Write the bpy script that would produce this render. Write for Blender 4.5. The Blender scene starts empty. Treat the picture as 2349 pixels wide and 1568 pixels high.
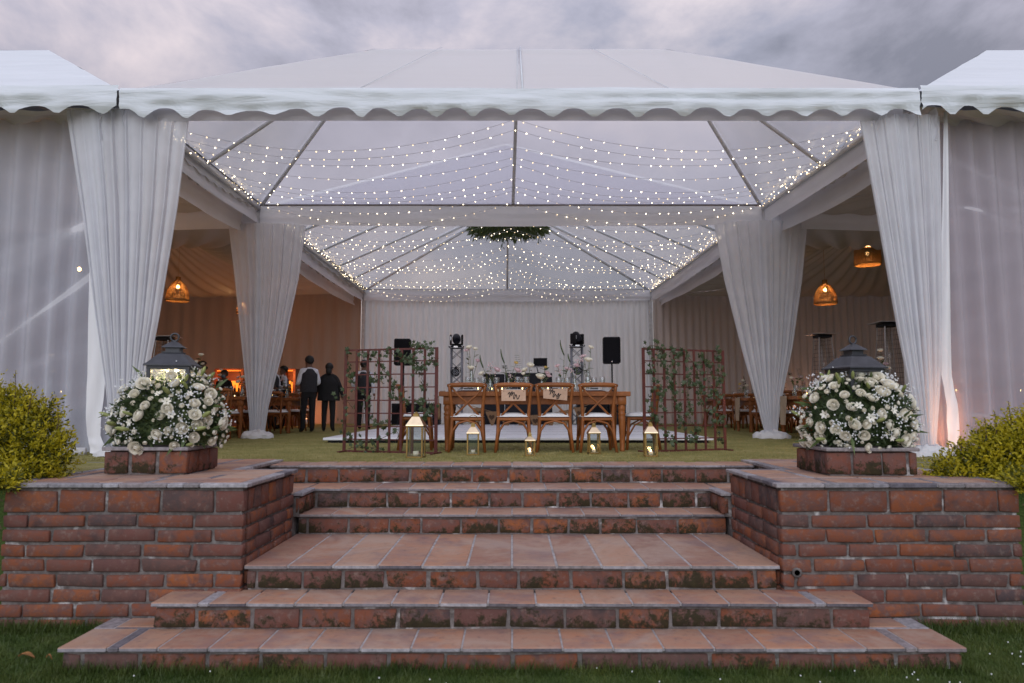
import bpy, math, random
from mathutils import Vector, Matrix, noise
R = random.Random(7)
sc = bpy.context.scene
col = sc.collection
PI = math.pi
rad = math.radians

# ------------------------------------------------------------------ camera
F = 1566.0; ZC = 0.61                       # focal length in units of a 2349-wide picture, eye height over the lawn
TH = math.atan(146 / F); CT, ST = math.cos(TH), math.sin(TH)
cam_d = bpy.data.cameras.new('camera'); cam = bpy.data.objects.new('camera', cam_d); col.objects.link(cam)
cam.location = (0, 0, ZC); cam.rotation_euler = (PI / 2 + TH, 0, 0)
cam_d.sensor_width = 36; cam_d.lens = F / 2349 * 36; cam_d.clip_end = 3000; cam_d.clip_start = 0.05
cam_d.dof.use_dof = True; cam_d.dof.focus_distance = 9.5; cam_d.dof.aperture_fstop = 1.8
sc.camera = cam

# ------------------------------------------------------------------ world, sun, exposure
SUN_EL, SUN_AZ = 26, 188
w = bpy.data.worlds.new('World'); sc.world = w; w.use_nodes = True
nt = w.node_tree; nt.nodes.clear()
def N(t, **k):
    n = nt.nodes.new(t)
    for a, b in k.items(): setattr(n, a, b)
    return n
L = nt.links.new
tc = N('ShaderNodeTexCoord'); sep = N('ShaderNodeSeparateXYZ'); L(tc.outputs['Generated'], sep.inputs[0])
zz = N('ShaderNodeMath', operation='MAXIMUM'); L(sep.outputs['Z'], zz.inputs[0]); zz.inputs[1].default_value = 0.0
za = N('ShaderNodeMath', operation='ADD'); L(zz.outputs[0], za.inputs[0]); za.inputs[1].default_value = 0.55
dx = N('ShaderNodeMath', operation='DIVIDE'); L(sep.outputs['X'], dx.inputs[0]); L(za.outputs[0], dx.inputs[1])
dy = N('ShaderNodeMath', operation='DIVIDE'); L(sep.outputs['Y'], dy.inputs[0]); L(za.outputs[0], dy.inputs[1])
cmb = N('ShaderNodeCombineXYZ'); L(dx.outputs[0], cmb.inputs[0]); L(dy.outputs[0], cmb.inputs[1]); cmb.inputs[2].default_value = 3.1
mpn = N('ShaderNodeMapping'); L(tc.outputs['Generated'], mpn.inputs[0]); mpn.inputs['Scale'].default_value = (1, 1, 1.7); mpn.inputs['Location'].default_value = (3.4, 1.2, .7)
n1 = N('ShaderNodeTexNoise'); L(mpn.outputs[0], n1.inputs['Vector']); n1.inputs['Scale'].default_value = 2.9; n1.inputs['Detail'].default_value = 8; n1.inputs['Roughness'].default_value = 0.6; n1.inputs['Distortion'].default_value = 0.25
n2 = N('ShaderNodeTexNoise'); L(cmb.outputs[0], n2.inputs['Vector']); n2.inputs['Scale'].default_value = 0.9; n2.inputs['Detail'].default_value = 3
r1 = N('ShaderNodeValToRGB'); L(n1.outputs['Fac'], r1.inputs[0])
e = r1.color_ramp.elements; e[0].position = 0.35; e[0].color = (.165, .17, .205, 1); e[1].position = 0.66; e[1].color = (.48, .445, .455, 1)
m_ = e.new(0.5); m_.color = (.288, .292, .342, 1)
r2 = N('ShaderNodeValToRGB'); L(n2.outputs['Fac'], r2.inputs[0])
e = r2.color_ramp.elements; e[0].position = 0.35; e[0].color = (.76, .76, .82, 1); e[1].position = 0.65; e[1].color = (1.25, 1.14, 1.14, 1)
mx = N('ShaderNodeMixRGB', blend_type='MULTIPLY'); mx.inputs[0].default_value = 1; L(r1.outputs[0], mx.inputs[1]); L(r2.outputs[0], mx.inputs[2])
sky = N('ShaderNodeTexSky', sky_type='NISHITA'); sky.sun_disc = False; sky.sun_elevation = rad(4); sky.sun_rotation = rad(SUN_AZ)
# an overcast sky is about three times brighter overhead than at the horizon
el = N('ShaderNodeMath', operation='MULTIPLY_ADD'); L(zz.outputs[0], el.inputs[0]); el.inputs[1].default_value = 2.0; el.inputs[2].default_value = 0.54
bg1 = N('ShaderNodeBackground'); L(mx.outputs[0], bg1.inputs[0]); L(el.outputs[0], bg1.inputs[1])
bg2 = N('ShaderNodeBackground'); L(sky.outputs[0], bg2.inputs[0]); bg2.inputs[1].default_value = 0.02
ad = N('ShaderNodeAddShader'); L(bg1.outputs[0], ad.inputs[0]); L(bg2.outputs[0], ad.inputs[1])
wo = N('ShaderNodeOutputWorld'); L(ad.outputs[0], wo.inputs[0])
sd = bpy.data.lights.new('sun', 'SUN'); sun = bpy.data.objects.new('sun', sd); col.objects.link(sun)
sd.energy = 1.5; sd.angle = rad(60); sd.color = (.85, .92, 1)
sun.rotation_euler = (rad(90 - SUN_EL), 0, rad(-8))   # light falls from behind the camera
vs = sc.view_settings; vs.view_transform = 'Standard'; vs.look = 'None'; vs.exposure = 0.2; vs.gamma = 1
sc.cycles.transparent_max_bounces = 24; sc.cycles.max_bounces = 8
try: sc.cycles.use_denoising = True
except Exception: pass

# ------------------------------------------------------------------ helpers
def ray(px, py):
    a = (px - 1174.5) / F; u = (784 - py) / F
    return a, CT - u * ST, ST + u * CT
def P(px, py, Y):
    r = ray(px, py); t = Y / r[1]; return Vector((r[0] * t, Y, ZC + r[2] * t))
def G(px, py, z=0.0):
    r = ray(px, py); t = (z - ZC) / r[2]; return Vector((r[0] * t, r[1] * t, z))
def X(px, Y, py=930): return P(px, py, Y).x

class MB:
    def __init__(s): s.v = []; s.f = []; s.m = []; s.cm = 0
    def quad(s, a, b, c, d):
        i = len(s.v); s.v += [tuple(a), tuple(b), tuple(c), tuple(d)]; s.f.append((i, i+1, i+2, i+3)); s.m.append(s.cm)
    def poly(s, pts):
        i = len(s.v); s.v += [tuple(p) for p in pts]; s.f.append(tuple(range(i, i+len(pts)))); s.m.append(s.cm)
    def box(s, x0, x1, y0, y1, z0, z1, M=None):
        i = len(s.v)
        c = [(x0,y0,z0),(x1,y0,z0),(x1,y1,z0),(x0,y1,z0),(x0,y0,z1),(x1,y0,z1),(x1,y1,z1),(x0,y1,z1)]
        if M is not None: c = [tuple(M @ Vector(p)) for p in c]
        s.v += c
        for f in ((3,2,1,0),(4,5,6,7),(0,1,5,4),(1,2,6,5),(2,3,7,6),(3,0,4,7)):
            s.f.append(tuple(i+k for k in f)); s.m.append(s.cm)
        return s
    def bbox(s, x0, x1, y0, y1, z0, z1, b=.006, jit=0, rnd=None):
        """bevelled box, 44 triangles"""
        i0 = len(s.v); rnd = rnd or R
        hx, hy, hz = (x1-x0)/2, (y1-y0)/2, (z1-z0)/2; cx, cy, cz = (x0+x1)/2, (y0+y1)/2, (z0+z1)/2
        b = min(b, hx*.8, hy*.8, hz*.8); idx = {}
        for sx in (-1, 1):
            for sy in (-1, 1):
                for sz in (-1, 1):
                    j = [rnd.uniform(-jit, jit) for _ in range(3)]
                    for ax in range(3):
                        p = [sx*(hx-b), sy*(hy-b), sz*(hz-b)]
                        p[ax] = (sx*hx, sy*hy, sz*hz)[ax]
                        idx[(sx,sy,sz,ax)] = len(s.v); s.v.append((cx+p[0]+j[0], cy+p[1]+j[1], cz+p[2]+j[2]))
        def add(*k): s.f.append(tuple(idx[q] for q in k)); s.m.append(s.cm)
        for sg in (-1, 1):
            o = [(-1,-1),(1,-1),(1,1),(-1,1)]
            if sg < 0: o = o[::-1]
            add(*[(sg,a,b_,0) for a, b_ in o]); add(*[(b_,sg,a,1) for a, b_ in o]); add(*[(a,b_,sg,2) for a, b_ in o])
        for a in (-1, 1):
            for b_ in (-1, 1):
                k = [(a,b_,-1,0),(a,b_,1,0),(a,b_,1,1),(a,b_,-1,1)]; add(*(k if a*b_ < 0 else k[::-1]))
                k = [(a,-1,b_,0),(a,1,b_,0),(a,1,b_,2),(a,-1,b_,2)]; add(*(k if a*b_ > 0 else k[::-1]))
                k = [(-1,a,b_,1),(1,a,b_,1),(1,a,b_,2),(-1,a,b_,2)]; add(*(k if a*b_ < 0 else k[::-1]))
        for a in (-1,1):
            for b_ in (-1,1):
                for c in (-1,1):
                    k = [(a,b_,c,0),(a,b_,c,1),(a,b_,c,2)]; add(*(k if a*b_*c > 0 else k[::-1]))
        return s
    def tube(s, pts, r, n=8, cap=True, closed=False):
        pts = [Vector(p) for p in pts]; m = len(pts); i0 = len(s.v)
        rr = r if isinstance(r, (list, tuple)) else [r]*m
        up = None
        for k, p in enumerate(pts):
            if closed: t = pts[(k+1) % m] - pts[k-1]
            else: t = pts[min(k+1, m-1)] - pts[max(k-1, 0)]
            if t.length < 1e-9: t = Vector((0,0,1))
            t.normalize()
            if up is None or abs(up.dot(t)) > .98: up = Vector((0,0,1)) if abs(t.z) < .9 else Vector((0,1,0))
            a = t.cross(up).normalized(); b = a.cross(t).normalized(); up = b
            for q in range(n):
                an = 2*PI*q/n; s.v.append(tuple(p + rr[k]*(math.cos(an)*a + math.sin(an)*b)))
        for k in range(m if closed else m-1):
            for q in range(n):
                k2 = (k+1) % m
                s.f.append((i0+k*n+q, i0+k*n+(q+1) % n, i0+k2*n+(q+1) % n, i0+k2*n+q)); s.m.append(s.cm)
        if cap and not closed:
            s.f.append(tuple(i0+q for q in range(n))[::-1]); s.m.append(s.cm)
            s.f.append(tuple(i0+(m-1)*n+q for q in range(n))); s.m.append(s.cm)
        return s
    def lathe(s, prof, n=16, c=(0,0,0), sq=False):
        i0 = len(s.v); m = len(prof)
        for (r, z) in prof:
            for q in range(n):
                an = 2*PI*(q+(.5 if sq else 0))/n; s.v.append((c[0]+r*math.cos(an), c[1]+r*math.sin(an), c[2]+z))
        for k in range(m-1):
            for q in range(n):
                s.f.append((i0+k*n+q, i0+k*n+(q+1) % n, i0+(k+1)*n+(q+1) % n, i0+(k+1)*n+q)); s.m.append(s.cm)
        if prof[0][0] > 1e-5: s.f.append(tuple(i0+q for q in range(n))[::-1]); s.m.append(s.cm)
        if prof[-1][0] > 1e-5: s.f.append(tuple(i0+(m-1)*n+q for q in range(n))); s.m.append(s.cm)
        return s
    def ball(s, c, r, n=8, m=5):
        rx, ry, rz = r if isinstance(r, (tuple, list)) else (r, r, r)
        i0 = len(s.v); s.v.append((c[0], c[1], c[2]-rz))
        for k in range(1, m):
            ph = -PI/2 + PI*k/m
            for q in range(n):
                an = 2*PI*q/n; s.v.append((c[0]+rx*math.cos(ph)*math.cos(an), c[1]+ry*math.cos(ph)*math.sin(an), c[2]+rz*math.sin(ph)))
        s.v.append((c[0], c[1], c[2]+rz)); t = len(s.v)-1
        for q in range(n):
            s.f.append((i0, i0+1+(q+1) % n, i0+1+q)); s.m.append(s.cm)
            s.f.append((t, t-n+q, t-n+(q+1) % n)); s.m.append(s.cm)
        for k in range(m-2):
            for q in range(n):
                a = i0+1+k*n; s.f.append((a+q, a+(q+1) % n, a+n+(q+1) % n, a+n+q)); s.m.append(s.cm)
        return s
    def grid(s, fn, nu, nv):
        i0 = len(s.v)
        for j in range(nv+1):
            for i in range(nu+1): s.v.append(tuple(fn(i/nu, j/nv)))
        for j in range(nv):
            for i in range(nu):
                a = i0+j*(nu+1)+i; s.f.append((a, a+1, a+nu+2, a+nu+1)); s.m.append(s.cm)
        return s
    def mesh(s, name, mats, smooth=False):
        me = bpy.data.meshes.new(name); me.from_pydata(s.v, [], s.f)
        for m in (mats if isinstance(mats, (list, tuple)) else [mats]): me.materials.append(m)
        if any(s.m): me.polygons.foreach_set('material_index', s.m)
        if smooth: me.polygons.foreach_set('use_smooth', [True]*len(s.f))
        me.update(); return me
    def build(s, name, mats, parent=None, smooth=False, loc=None, rot=None):
        o = bpy.data.objects.new(name, s.mesh(name, mats, smooth)); col.objects.link(o)
        if parent is not None: o.parent = parent
        if loc is not None: o.location = loc
        if rot is not None: o.rotation_euler = rot
        return o

def tag(o, label, cat, group=None, kind=None):
    o['label'] = label; o['category'] = cat
    if group: o['group'] = group
    if kind: o['kind'] = kind
    return o
def thing(name, label, cat, loc=(0,0,0), rz=0, group=None):
    o = bpy.data.objects.new(name, None); col.objects.link(o); o.location = loc; o.rotation_euler = (0,0,rz)
    o.empty_display_size = .1
    return tag(o, label, cat, group)
def link(me, name, parent=None, loc=None, rot=None, scale=None):
    o = bpy.data.objects.new(name, me); col.objects.link(o)
    if parent is not None: o.parent = parent
    if loc is not None: o.location = loc
    if rot is not None: o.rotation_euler = rot
    if scale is not None: o.scale = scale if isinstance(scale, (tuple, list)) else (scale,)*3
    return o
def copy_tree(o, parent=None):
    c = o.copy(); col.objects.link(c)
    if parent is not None: c.parent = parent
    for ch in list(o.children): copy_tree(ch, c)
    return c
def place(proto, loc, rz, label, group=None, first=[]):
    """move the prototype the first time, copy it afterwards"""
    if proto.name in first: o = copy_tree(proto)
    else: first.append(proto.name); o = proto
    o.location = loc; o.rotation_euler = (0,0,rz); o['label'] = label
    if group: o['group'] = group
    return o
def nz(x, y=0, z=0): return noise.noise(Vector((x, y, z)))

# ------------------------------------------------------------------ materials
def mat(name):
    m = bpy.data.materials.new(name); m.use_nodes = True; t = m.node_tree; t.nodes.clear()
    o = t.nodes.new('ShaderNodeOutputMaterial'); return m, t, o
def nd(t, ty, **k):
    n = t.nodes.new(ty)
    for a, b in k.items():
        if a.startswith('i_'): n.inputs[a[2:].replace('_', ' ')].default_value = b
        else: setattr(n, a, b)
    return n
def c4(c): return (c[0], c[1], c[2], 1)
def ramp(t, src, stops):
    r = t.nodes.new('ShaderNodeValToRGB'); t.links.new(src, r.inputs[0]); el = r.color_ramp.elements
    el[0].position = stops[0][0]; el[0].color = c4(stops[0][1]); el[1].position = stops[-1][0]; el[1].color = c4(stops[-1][1])
    for p, c in stops[1:-1]: el.new(p).color = c4(c)
    return r.outputs[0]
def pos(t): return t.nodes.new('ShaderNodeNewGeometry').outputs['Position']
def noi(t, vec, scale, detail=4, rough=.55, dist=0.0, stretch=None):
    if stretch:
        mp = t.nodes.new('ShaderNodeMapping'); mp.inputs['Scale'].default_value = stretch; t.links.new(vec, mp.inputs[0]); vec = mp.outputs[0]
    n = nd(t, 'ShaderNodeTexNoise'); n.inputs['Scale'].default_value = scale; n.inputs['Detail'].default_value = detail
    n.inputs['Roughness'].default_value = rough; n.inputs['Distortion'].default_value = dist
    t.links.new(vec, n.inputs['Vector']); return n.outputs['Fac']
def mixc(t, fac, a, b, blend='MIX'):
    m = t.nodes.new('ShaderNodeMixRGB'); m.blend_type = blend
    for sck, v in ((m.inputs[0], fac), (m.inputs[1], a), (m.inputs[2], b)):
        if isinstance(v, (int, float)): sck.default_value = v
        elif isinstance(v, (tuple, list)): sck.default_value = c4(v)
        else: t.links.new(v, sck)
    return m.outputs[0]
def bump(t, h, strength=.3, dist=.01):
    b = t.nodes.new('ShaderNodeBump'); b.inputs['Strength'].default_value = strength; b.inputs['Distance'].default_value = dist
    t.links.new(h, b.inputs['Height']); return b.outputs[0]
def mth(t, op, a, b):
    m = t.nodes.new('ShaderNodeMath'); m.operation = op
    for k, v in ((0, a), (1, b)):
        if isinstance(v, (int, float)): m.inputs[k].default_value = v
        else: t.links.new(v, m.inputs[k])
    return m.outputs[0]
def pbsdf(t, o, colr, rough=.6, metal=0, normal=None, spec=.5, **k):
    b = t.nodes.new('ShaderNodeBsdfPrincipled')
    if isinstance(colr, (tuple, list)): b.inputs['Base Color'].default_value = c4(colr)
    else: t.links.new(colr, b.inputs['Base Color'])
    if isinstance(rough, (int, float)): b.inputs['Roughness'].default_value = rough
    else: t.links.new(rough, b.inputs['Roughness'])
    b.inputs['Metallic'].default_value = metal; b.inputs['Specular IOR Level'].default_value = spec
    if normal is not None: t.links.new(normal, b.inputs['Normal'])
    for kk, v in k.items(): b.inputs[kk.replace('_', ' ')].default_value = v
    if o is not None: t.links.new(b.outputs[0], o.inputs[0])
    return b
def simple(name, c, rough=.6, metal=0, var=.18, scale=9, bmp=0.0, spec=.5, rnd=0):
    m, t, o = mat(name); p = pos(t); n = noi(t, p, scale, 4)
    cc = ramp(t, n, [(.3, [v*(1-var) for v in c]), (.7, [min(1, v*(1+var)) for v in c])])
    if rnd:
        oi = t.nodes.new('ShaderNodeObjectInfo')
        cc = mixc(t, 1, cc, ramp(t, oi.outputs['Random'], [(0, (1-rnd,)*3), (1, (1+rnd*.6,)*3)]), 'MULTIPLY')
    pbsdf(t, o, cc, rough, metal, bump(t, noi(t, p, scale*4, 3), bmp, .01) if bmp else None, spec); return m
def emit(name, c, s):
    m, t, o = mat(name); e_ = nd(t, 'ShaderNodeEmission'); e_.inputs[0].default_value = c4(c); e_.inputs[1].default_value = s
    t.links.new(e_.outputs[0], o.inputs[0]); return m

def brick_mat(name, mossy):
    m, t, o = mat(name); p = pos(t); oi = t.nodes.new('ShaderNodeObjectInfo')
    base = ramp(t, oi.outputs['Random'], [(0, (.18,.059,.034)), (.2, (.24,.076,.034)), (.4, (.15,.06,.05)), (.58, (.29,.092,.032)), (.76, (.135,.061,.055)), (.9, (.105,.065,.058)), (1, (.075,.055,.06))])
    cl = noi(t, p, 11, 6, .68, .6)
    base = mixc(t, ramp(t, cl, [(.40, (0,)*3), (.60, (1,)*3)]), base, (.145,.073,.062))
    sp = noi(t, p, 22, 4, .7)
    base = mixc(t, ramp(t, sp, [(.55, (0,)*3), (.75, (.45,)*3)]), base, (.30,.23,.20))
    dk = noi(t, p, 4.1, 3, .6)
    base = mixc(t, ramp(t, dk, [(.60, (0,)*3), (.72, (.75,)*3)]), base, (.055,.042,.045))
    if mossy:
        g = t.nodes.new('ShaderNodeTexCoord'); sx = t.nodes.new('ShaderNodeSeparateXYZ'); t.links.new(g.outputs['Generated'], sx.inputs[0])
        mo = noi(t, p, 13, 9, .78, .3)
        lf = noi(t, p, 1.7, 2)
        k = mth(t, 'SUBTRACT', mo, mth(t, 'MULTIPLY', sx.outputs['Z'], .16))
        k = mth(t, 'ADD', k, mth(t, 'MULTIPLY', mth(t, 'SUBTRACT', lf, .5), .45))
        base = mixc(t, ramp(t, k, [(.425, (0,)*3), (.51, (.95,)*3)]), base, mixc(t, noi(t, p, 30, 3), (.014,.012,.010), (.055,.046,.018)))
    h = noi(t, p, 45, 5, .7)
    pbsdf(t, o, base, .85, 0, bump(t, h, .55, .006), .25); return m
M = {}
M['brick'] = brick_mat('brick_clay', False)
M['brick_moss'] = brick_mat('brick_mossy', True)
def mortar():
    m, t, o = mat('mortar'); p = pos(t); n = noi(t, p, 14, 6, .7)
    c = ramp(t, n, [(.25, (.07,.06,.058)), (.55, (.17,.15,.145)), (.75, (.30,.28,.275))])
    s = noi(t, p, 5, 4, .6)
    c = mixc(t, ramp(t, s, [(.58, (0,)*3), (.68, (.8,)*3)]), c, (.62,.60,.60))
    d = noi(t, p, 3.1, 4, .6)
    c = mixc(t, ramp(t, d, [(.54, (0,)*3), (.68, (.8,)*3)]), c, (.05,.04,.035))
    pbsdf(t, o, c, .95, 0, bump(t, noi(t, p, 60, 5, .7), .6, .006), .2); return m
M['mortar'] = mortar()
def tile(name, stops):
    m, t, o = mat(name); p = pos(t); oi = t.nodes.new('ShaderNodeObjectInfo')
    c = ramp(t, oi.outputs['Random'], stops)
    n = noi(t, p, 6, 6, .65, .6, (1, 2.2, 1))
    c = mixc(t, ramp(t, n, [(.35, (0,)*3), (.7, (.75,)*3)]), c, (.36,.245,.18))
    n2_ = noi(t, p, 2.7, 5, .65)
    c = mixc(t, ramp(t, n2_, [(.48, (0,)*3), (.66, (.75,)*3)]), c, (.22,.15,.15))
    n3_ = noi(t, p, 19, 4, .7)
    c = mixc(t, ramp(t, n3_, [(.55, (0,)*3), (.75, (.65,)*3)]), c, (.13,.09,.085))
    n4_ = noi(t, p, 1.1, 6, .7, 1.0)
    c = mixc(t, ramp(t, n4_, [(.50, (0,)*3), (.62, (.55,)*3)]), c, (.42,.32,.265))
    pbsdf(t, o, c, .62, 0, bump(t, noi(t, p, 40, 4, .6), .3, .004), .35); return m
M['tile'] = tile('terracotta_tile', [(0, (.33,.155,.10)), (.2, (.43,.205,.12)), (.4, (.30,.165,.13)), (.6, (.42,.245,.17)), (.8, (.36,.17,.11)), (1, (.25,.13,.105))])
def edge_mat():
    m, t, o = mat('grey_tile_edge'); p = pos(t); oi = t.nodes.new('ShaderNodeObjectInfo')
    c = ramp(t, oi.outputs['Random'], [(0, (.17,.155,.17)), (.2, (.33,.32,.345)), (.4, (.20,.16,.16)), (.55, (.36,.345,.37)), (.75, (.12,.11,.13)), (1, (.28,.25,.25))])
    n = noi(t, p, 24, 5, .7); c = mixc(t, 1, c, ramp(t, n, [(.3, (.6,)*3), (.7, (1.35,)*3)]), 'MULTIPLY')
    pbsdf(t, o, c, .8, 0, bump(t, n, .4, .004), .3); return m
M['tile_edge'] = edge_mat()
M['grout'] = simple('grout', (.33,.31,.315), .9, 0, .3, 16, .4)

def grass_mat(name, a, b, c):
    m, t, o = mat(name); p = pos(t)
    n = noi(t, p, 1.6, 7, .72); f = noi(t, p, 60, 3, .7)
    n = mth(t, 'ADD', mth(t, 'MULTIPLY', n, .65), mth(t, 'MULTIPLY', noi(t, p, 9, 6, .75), .35))
    cc = ramp(t, n, [(.3, a), (.5, b), (.72, c)])
    cc = mixc(t, 1, cc, ramp(t, f, [(.3, (.55,)*3), (.7, (1.35,)*3)]), 'MULTIPLY')
    bs = pbsdf(t, o, cc, .8, 0, bump(t, f, .8, .02), .2); return m
M['lawn_low'] = grass_mat('lawn_dark_green', (.035,.062,.014), (.055,.09,.02), (.085,.10,.03))  # lower lawn grass in its own dark green
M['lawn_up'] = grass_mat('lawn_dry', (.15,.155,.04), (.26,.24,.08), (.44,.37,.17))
def leafmat(name, a, b, scale=14, tr=.25, rough=.5):
    m, t, o = mat(name); p = pos(t); n = noi(t, p, scale, 3, .6)
    c = ramp(t, n, [(.3, a), (.7, b)])
    bs = pbsdf(t, None, c, rough, 0, None, .4); tl = t.nodes.new('ShaderNodeBsdfTranslucent'); t.links.new(c, tl.inputs[0])
    mx_ = t.nodes.new('ShaderNodeMixShader'); mx_.inputs[0].default_value = tr
    t.links.new(bs.outputs[0], mx_.inputs[1]); t.links.new(tl.outputs[0], mx_.inputs[2]); t.links.new(mx_.outputs[0], o.inputs[0]); return m
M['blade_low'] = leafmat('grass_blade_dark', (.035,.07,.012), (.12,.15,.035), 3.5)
M['blade_up'] = leafmat('grass_blade_dry', (.20,.19,.055), (.38,.33,.14), 5)
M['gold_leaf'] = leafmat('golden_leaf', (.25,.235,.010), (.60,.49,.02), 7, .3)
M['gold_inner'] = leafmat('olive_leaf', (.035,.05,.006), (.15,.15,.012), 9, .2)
M['ivy'] = leafmat('ivy_leaf', (.025,.045,.018), (.075,.105,.045), 18, .15)
M['foliage'] = leafmat('bouquet_leaf', (.025,.048,.018), (.10,.14,.055), 16, .25)
M['lime'] = leafmat('lily_bud', (.22,.27,.08), (.42,.45,.18), 16, .2)
M['stem'] = leafmat('stem_green', (.06,.10,.03), (.13,.17,.06), 20, .1)
M['rose'] = leafmat('cream_rose_petal', (.93,.88,.74), (.95,.93,.86), 30, .22, .6)
M['rose_core'] = leafmat('rose_heart', (.86,.76,.56), (.90,.83,.68), 30, .25, .6)
M['blush'] = leafmat('blush_petal', (.70,.50,.53), (.84,.70,.71), 22, .25, .6)
M['yellow'] = leafmat('yellow_petal', (.70,.50,.12), (.78,.62,.28), 22, .2, .6)
M['gyp'] = simple('tiny_white_bloom', (.80,.82,.84), .7, 0, .06)
M['bark'] = simple('twig_bark', (.09,.06,.035), .9, 0, .3, 30)

def cloth(name, c, tr=.3, transp=0.0, scale=2.0, rough=.8, bs=.25, stretch=(1,1,1)):
    m, t, o = mat(name); p = pos(t)
    n = noi(t, p, scale, 4, .55, .3, stretch)
    cc = ramp(t, n, [(.3, [v*.92 for v in c]), (.7, c)])
    nb = bump(t, n, bs, .05) if bs else None
    d = pbsdf(t, None, cc, rough, 0, nb, .25); tl = t.nodes.new('ShaderNodeBsdfTranslucent'); t.links.new(cc, tl.inputs[0])
    a = t.nodes.new('ShaderNodeMixShader'); a.inputs[0].default_value = tr; t.links.new(d.outputs[0], a.inputs[1]); t.links.new(tl.outputs[0], a.inputs[2])
    out = a.outputs[0]
    if transp:
        tp = t.nodes.new('ShaderNodeBsdfTransparent'); b = t.nodes.new('ShaderNodeMixShader'); b.inputs[0].default_value = transp
        t.links.new(out, b.inputs[1]); t.links.new(tp.outputs[0], b.inputs[2]); out = b.outputs[0]
    t.links.new(out, o.inputs[0]); return m
M['pvc'] = cloth('white_tent_pvc', (.71,.75,.80), .02, 0, 1.6, .55, .7, (.5,1,4))
M['lining'] = cloth('white_lining', (.84,.84,.89), .3, 0, 1.2, .85, .25)
M['lining_side'] = cloth('shade_toned_lining', (.58,.54,.52), .08, 0, 1.2, .85, .25)  # white ceiling lining with the tent's shade mixed into its colour
M['sheer'] = cloth('sheer_voile', (.82,.83,.88), .40, .13, 3, .9, 0)
M['voile_band'] = cloth('inner_band', (.84,.84,.90), .55, 0, 2, .8, 0)
M['tulle'] = cloth('tulle', (.84,.84,.86), .3, 0, 14, .9, .6)
M['drape'] = cloth('white_drape', (.88,.88,.92), .2, 0, 3, .85, .1, (3,3,.3))
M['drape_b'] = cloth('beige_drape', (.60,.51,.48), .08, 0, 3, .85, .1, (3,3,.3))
M['drape_o'] = cloth('uplight_toned_drape', (.50,.385,.325), .05, 0, 3, .85, .1, (3,3,.3))  # drape colour carries the warm wash of the uplights
M['sidesheer'] = cloth('side_voile', (.62,.64,.74), .18, .32, 3, .9, 0)
M['lampsheer'] = cloth('lamp_tinted_voile', (.64,.57,.64), .22, .32, 3, .9, 0)  # warm glow of the interior lamps tinted into the voile colour
M['runner'] = cloth('burlap_runner', (.50,.38,.27), .1, 0, 40, .95, .5)
M['cushion'] = cloth('white_cushion', (.80,.80,.80), .05, 0, 12, .85, .3)
def vinyl(name, c, transp, gloss, bs=.3, scale=1.6, stretch=(1,1,1), rough=.18, tr=.6):
    m, t, o = mat(name); p = pos(t); n = noi(t, p, scale, 4, .5, .6, stretch); nb = bump(t, n, bs, .05)
    tp = t.nodes.new('ShaderNodeBsdfTransparent'); d = nd(t, 'ShaderNodeBsdfDiffuse'); d.inputs[0].default_value = c4(c); t.links.new(nb, d.inputs['Normal'])
    tl = t.nodes.new('ShaderNodeBsdfTranslucent'); tl.inputs[0].default_value = c4(c)
    a = t.nodes.new('ShaderNodeMixShader'); a.inputs[0].default_value = tr; t.links.new(d.outputs[0], a.inputs[1]); t.links.new(tl.outputs[0], a.inputs[2])
    b = t.nodes.new('ShaderNodeMixShader'); b.inputs[0].default_value = transp; t.links.new(a.outputs[0], b.inputs[1]); t.links.new(tp.outputs[0], b.inputs[2])
    g = t.nodes.new('ShaderNodeBsdfGlossy'); g.inputs['Roughness'].default_value = rough; t.links.new(nb, g.inputs['Normal'])
    fr = nd(t, 'ShaderNodeFresnel'); fr.inputs[0].default_value = 1.4; t.links.new(nb, fr.inputs['Normal'])
    k = mth(t, 'MULTIPLY', fr.outputs[0], gloss)
    q = t.nodes.new('ShaderNodeMixShader'); t.links.new(k, q.inputs[0]); t.links.new(b.outputs[0], q.inputs[1]); t.links.new(g.outputs[0], q.inputs[2])
    t.links.new(q.outputs[0], o.inputs[0]); return m
M['roof_film'] = vinyl('frosted_roof_film', (.98,.95,.96), .46, .5, .15, .8, (1,1,1), .25, .85)
M['roof_gable'] = vinyl('pale_blue_gable_film', (.40,.43,.55), .05, .3, .2, .8, (1,1,1), .35, .35)
M['roof_front'] = vinyl('milky_roof_film', (.95,.95,.98), .04, .5, .35, 1.1, (.5,2,1), .3, .5)
M['roof_clear'] = vinyl('clear_roof_film', (.62,.61,.66), .66, .9, .25, 1.1, (3,1,.6), .12, .6)
M['side_vinyl'] = vinyl('clear_side_vinyl', (.62,.64,.74), .88, .35, .08, .9, (.6,1,2.6), .45, .5)

M['wood'] = None
def wood(name, a, b, rough=.32):
    m, t, o = mat(name); g = t.nodes.new('ShaderNodeTexCoord').outputs['Object']
    n = noi(t, g, 9, 5, .6, 1.2, (1, 5, 1.3)); f = noi(t, g, 3, 2)
    c = ramp(t, n, [(.3, a), (.7, b)]); oi = t.nodes.new('ShaderNodeObjectInfo')
    c = mixc(t, 1, c, ramp(t, oi.outputs['Random'], [(0, (.82,)*3), (1, (1.12,)*3)]), 'MULTIPLY')
    pbsdf(t, o, c, rough, 0, None, .3); return m
M['wood'] = wood('honey_wood', (.20,.064,.017), (.31,.108,.031), .42)
M['wood_d'] = wood('dark_wood', (.16,.055,.02), (.26,.09,.03))
M['plank'] = wood('pale_plank', (.42,.27,.19), (.55,.37,.27), .7)
M['rust'] = simple('red_oxide_metal', (.10,.024,.02), .5, .2, .25, 25)
M['gold'] = simple('brushed_gold', (.78,.64,.44), .30, 1, .1, 12)
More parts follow.
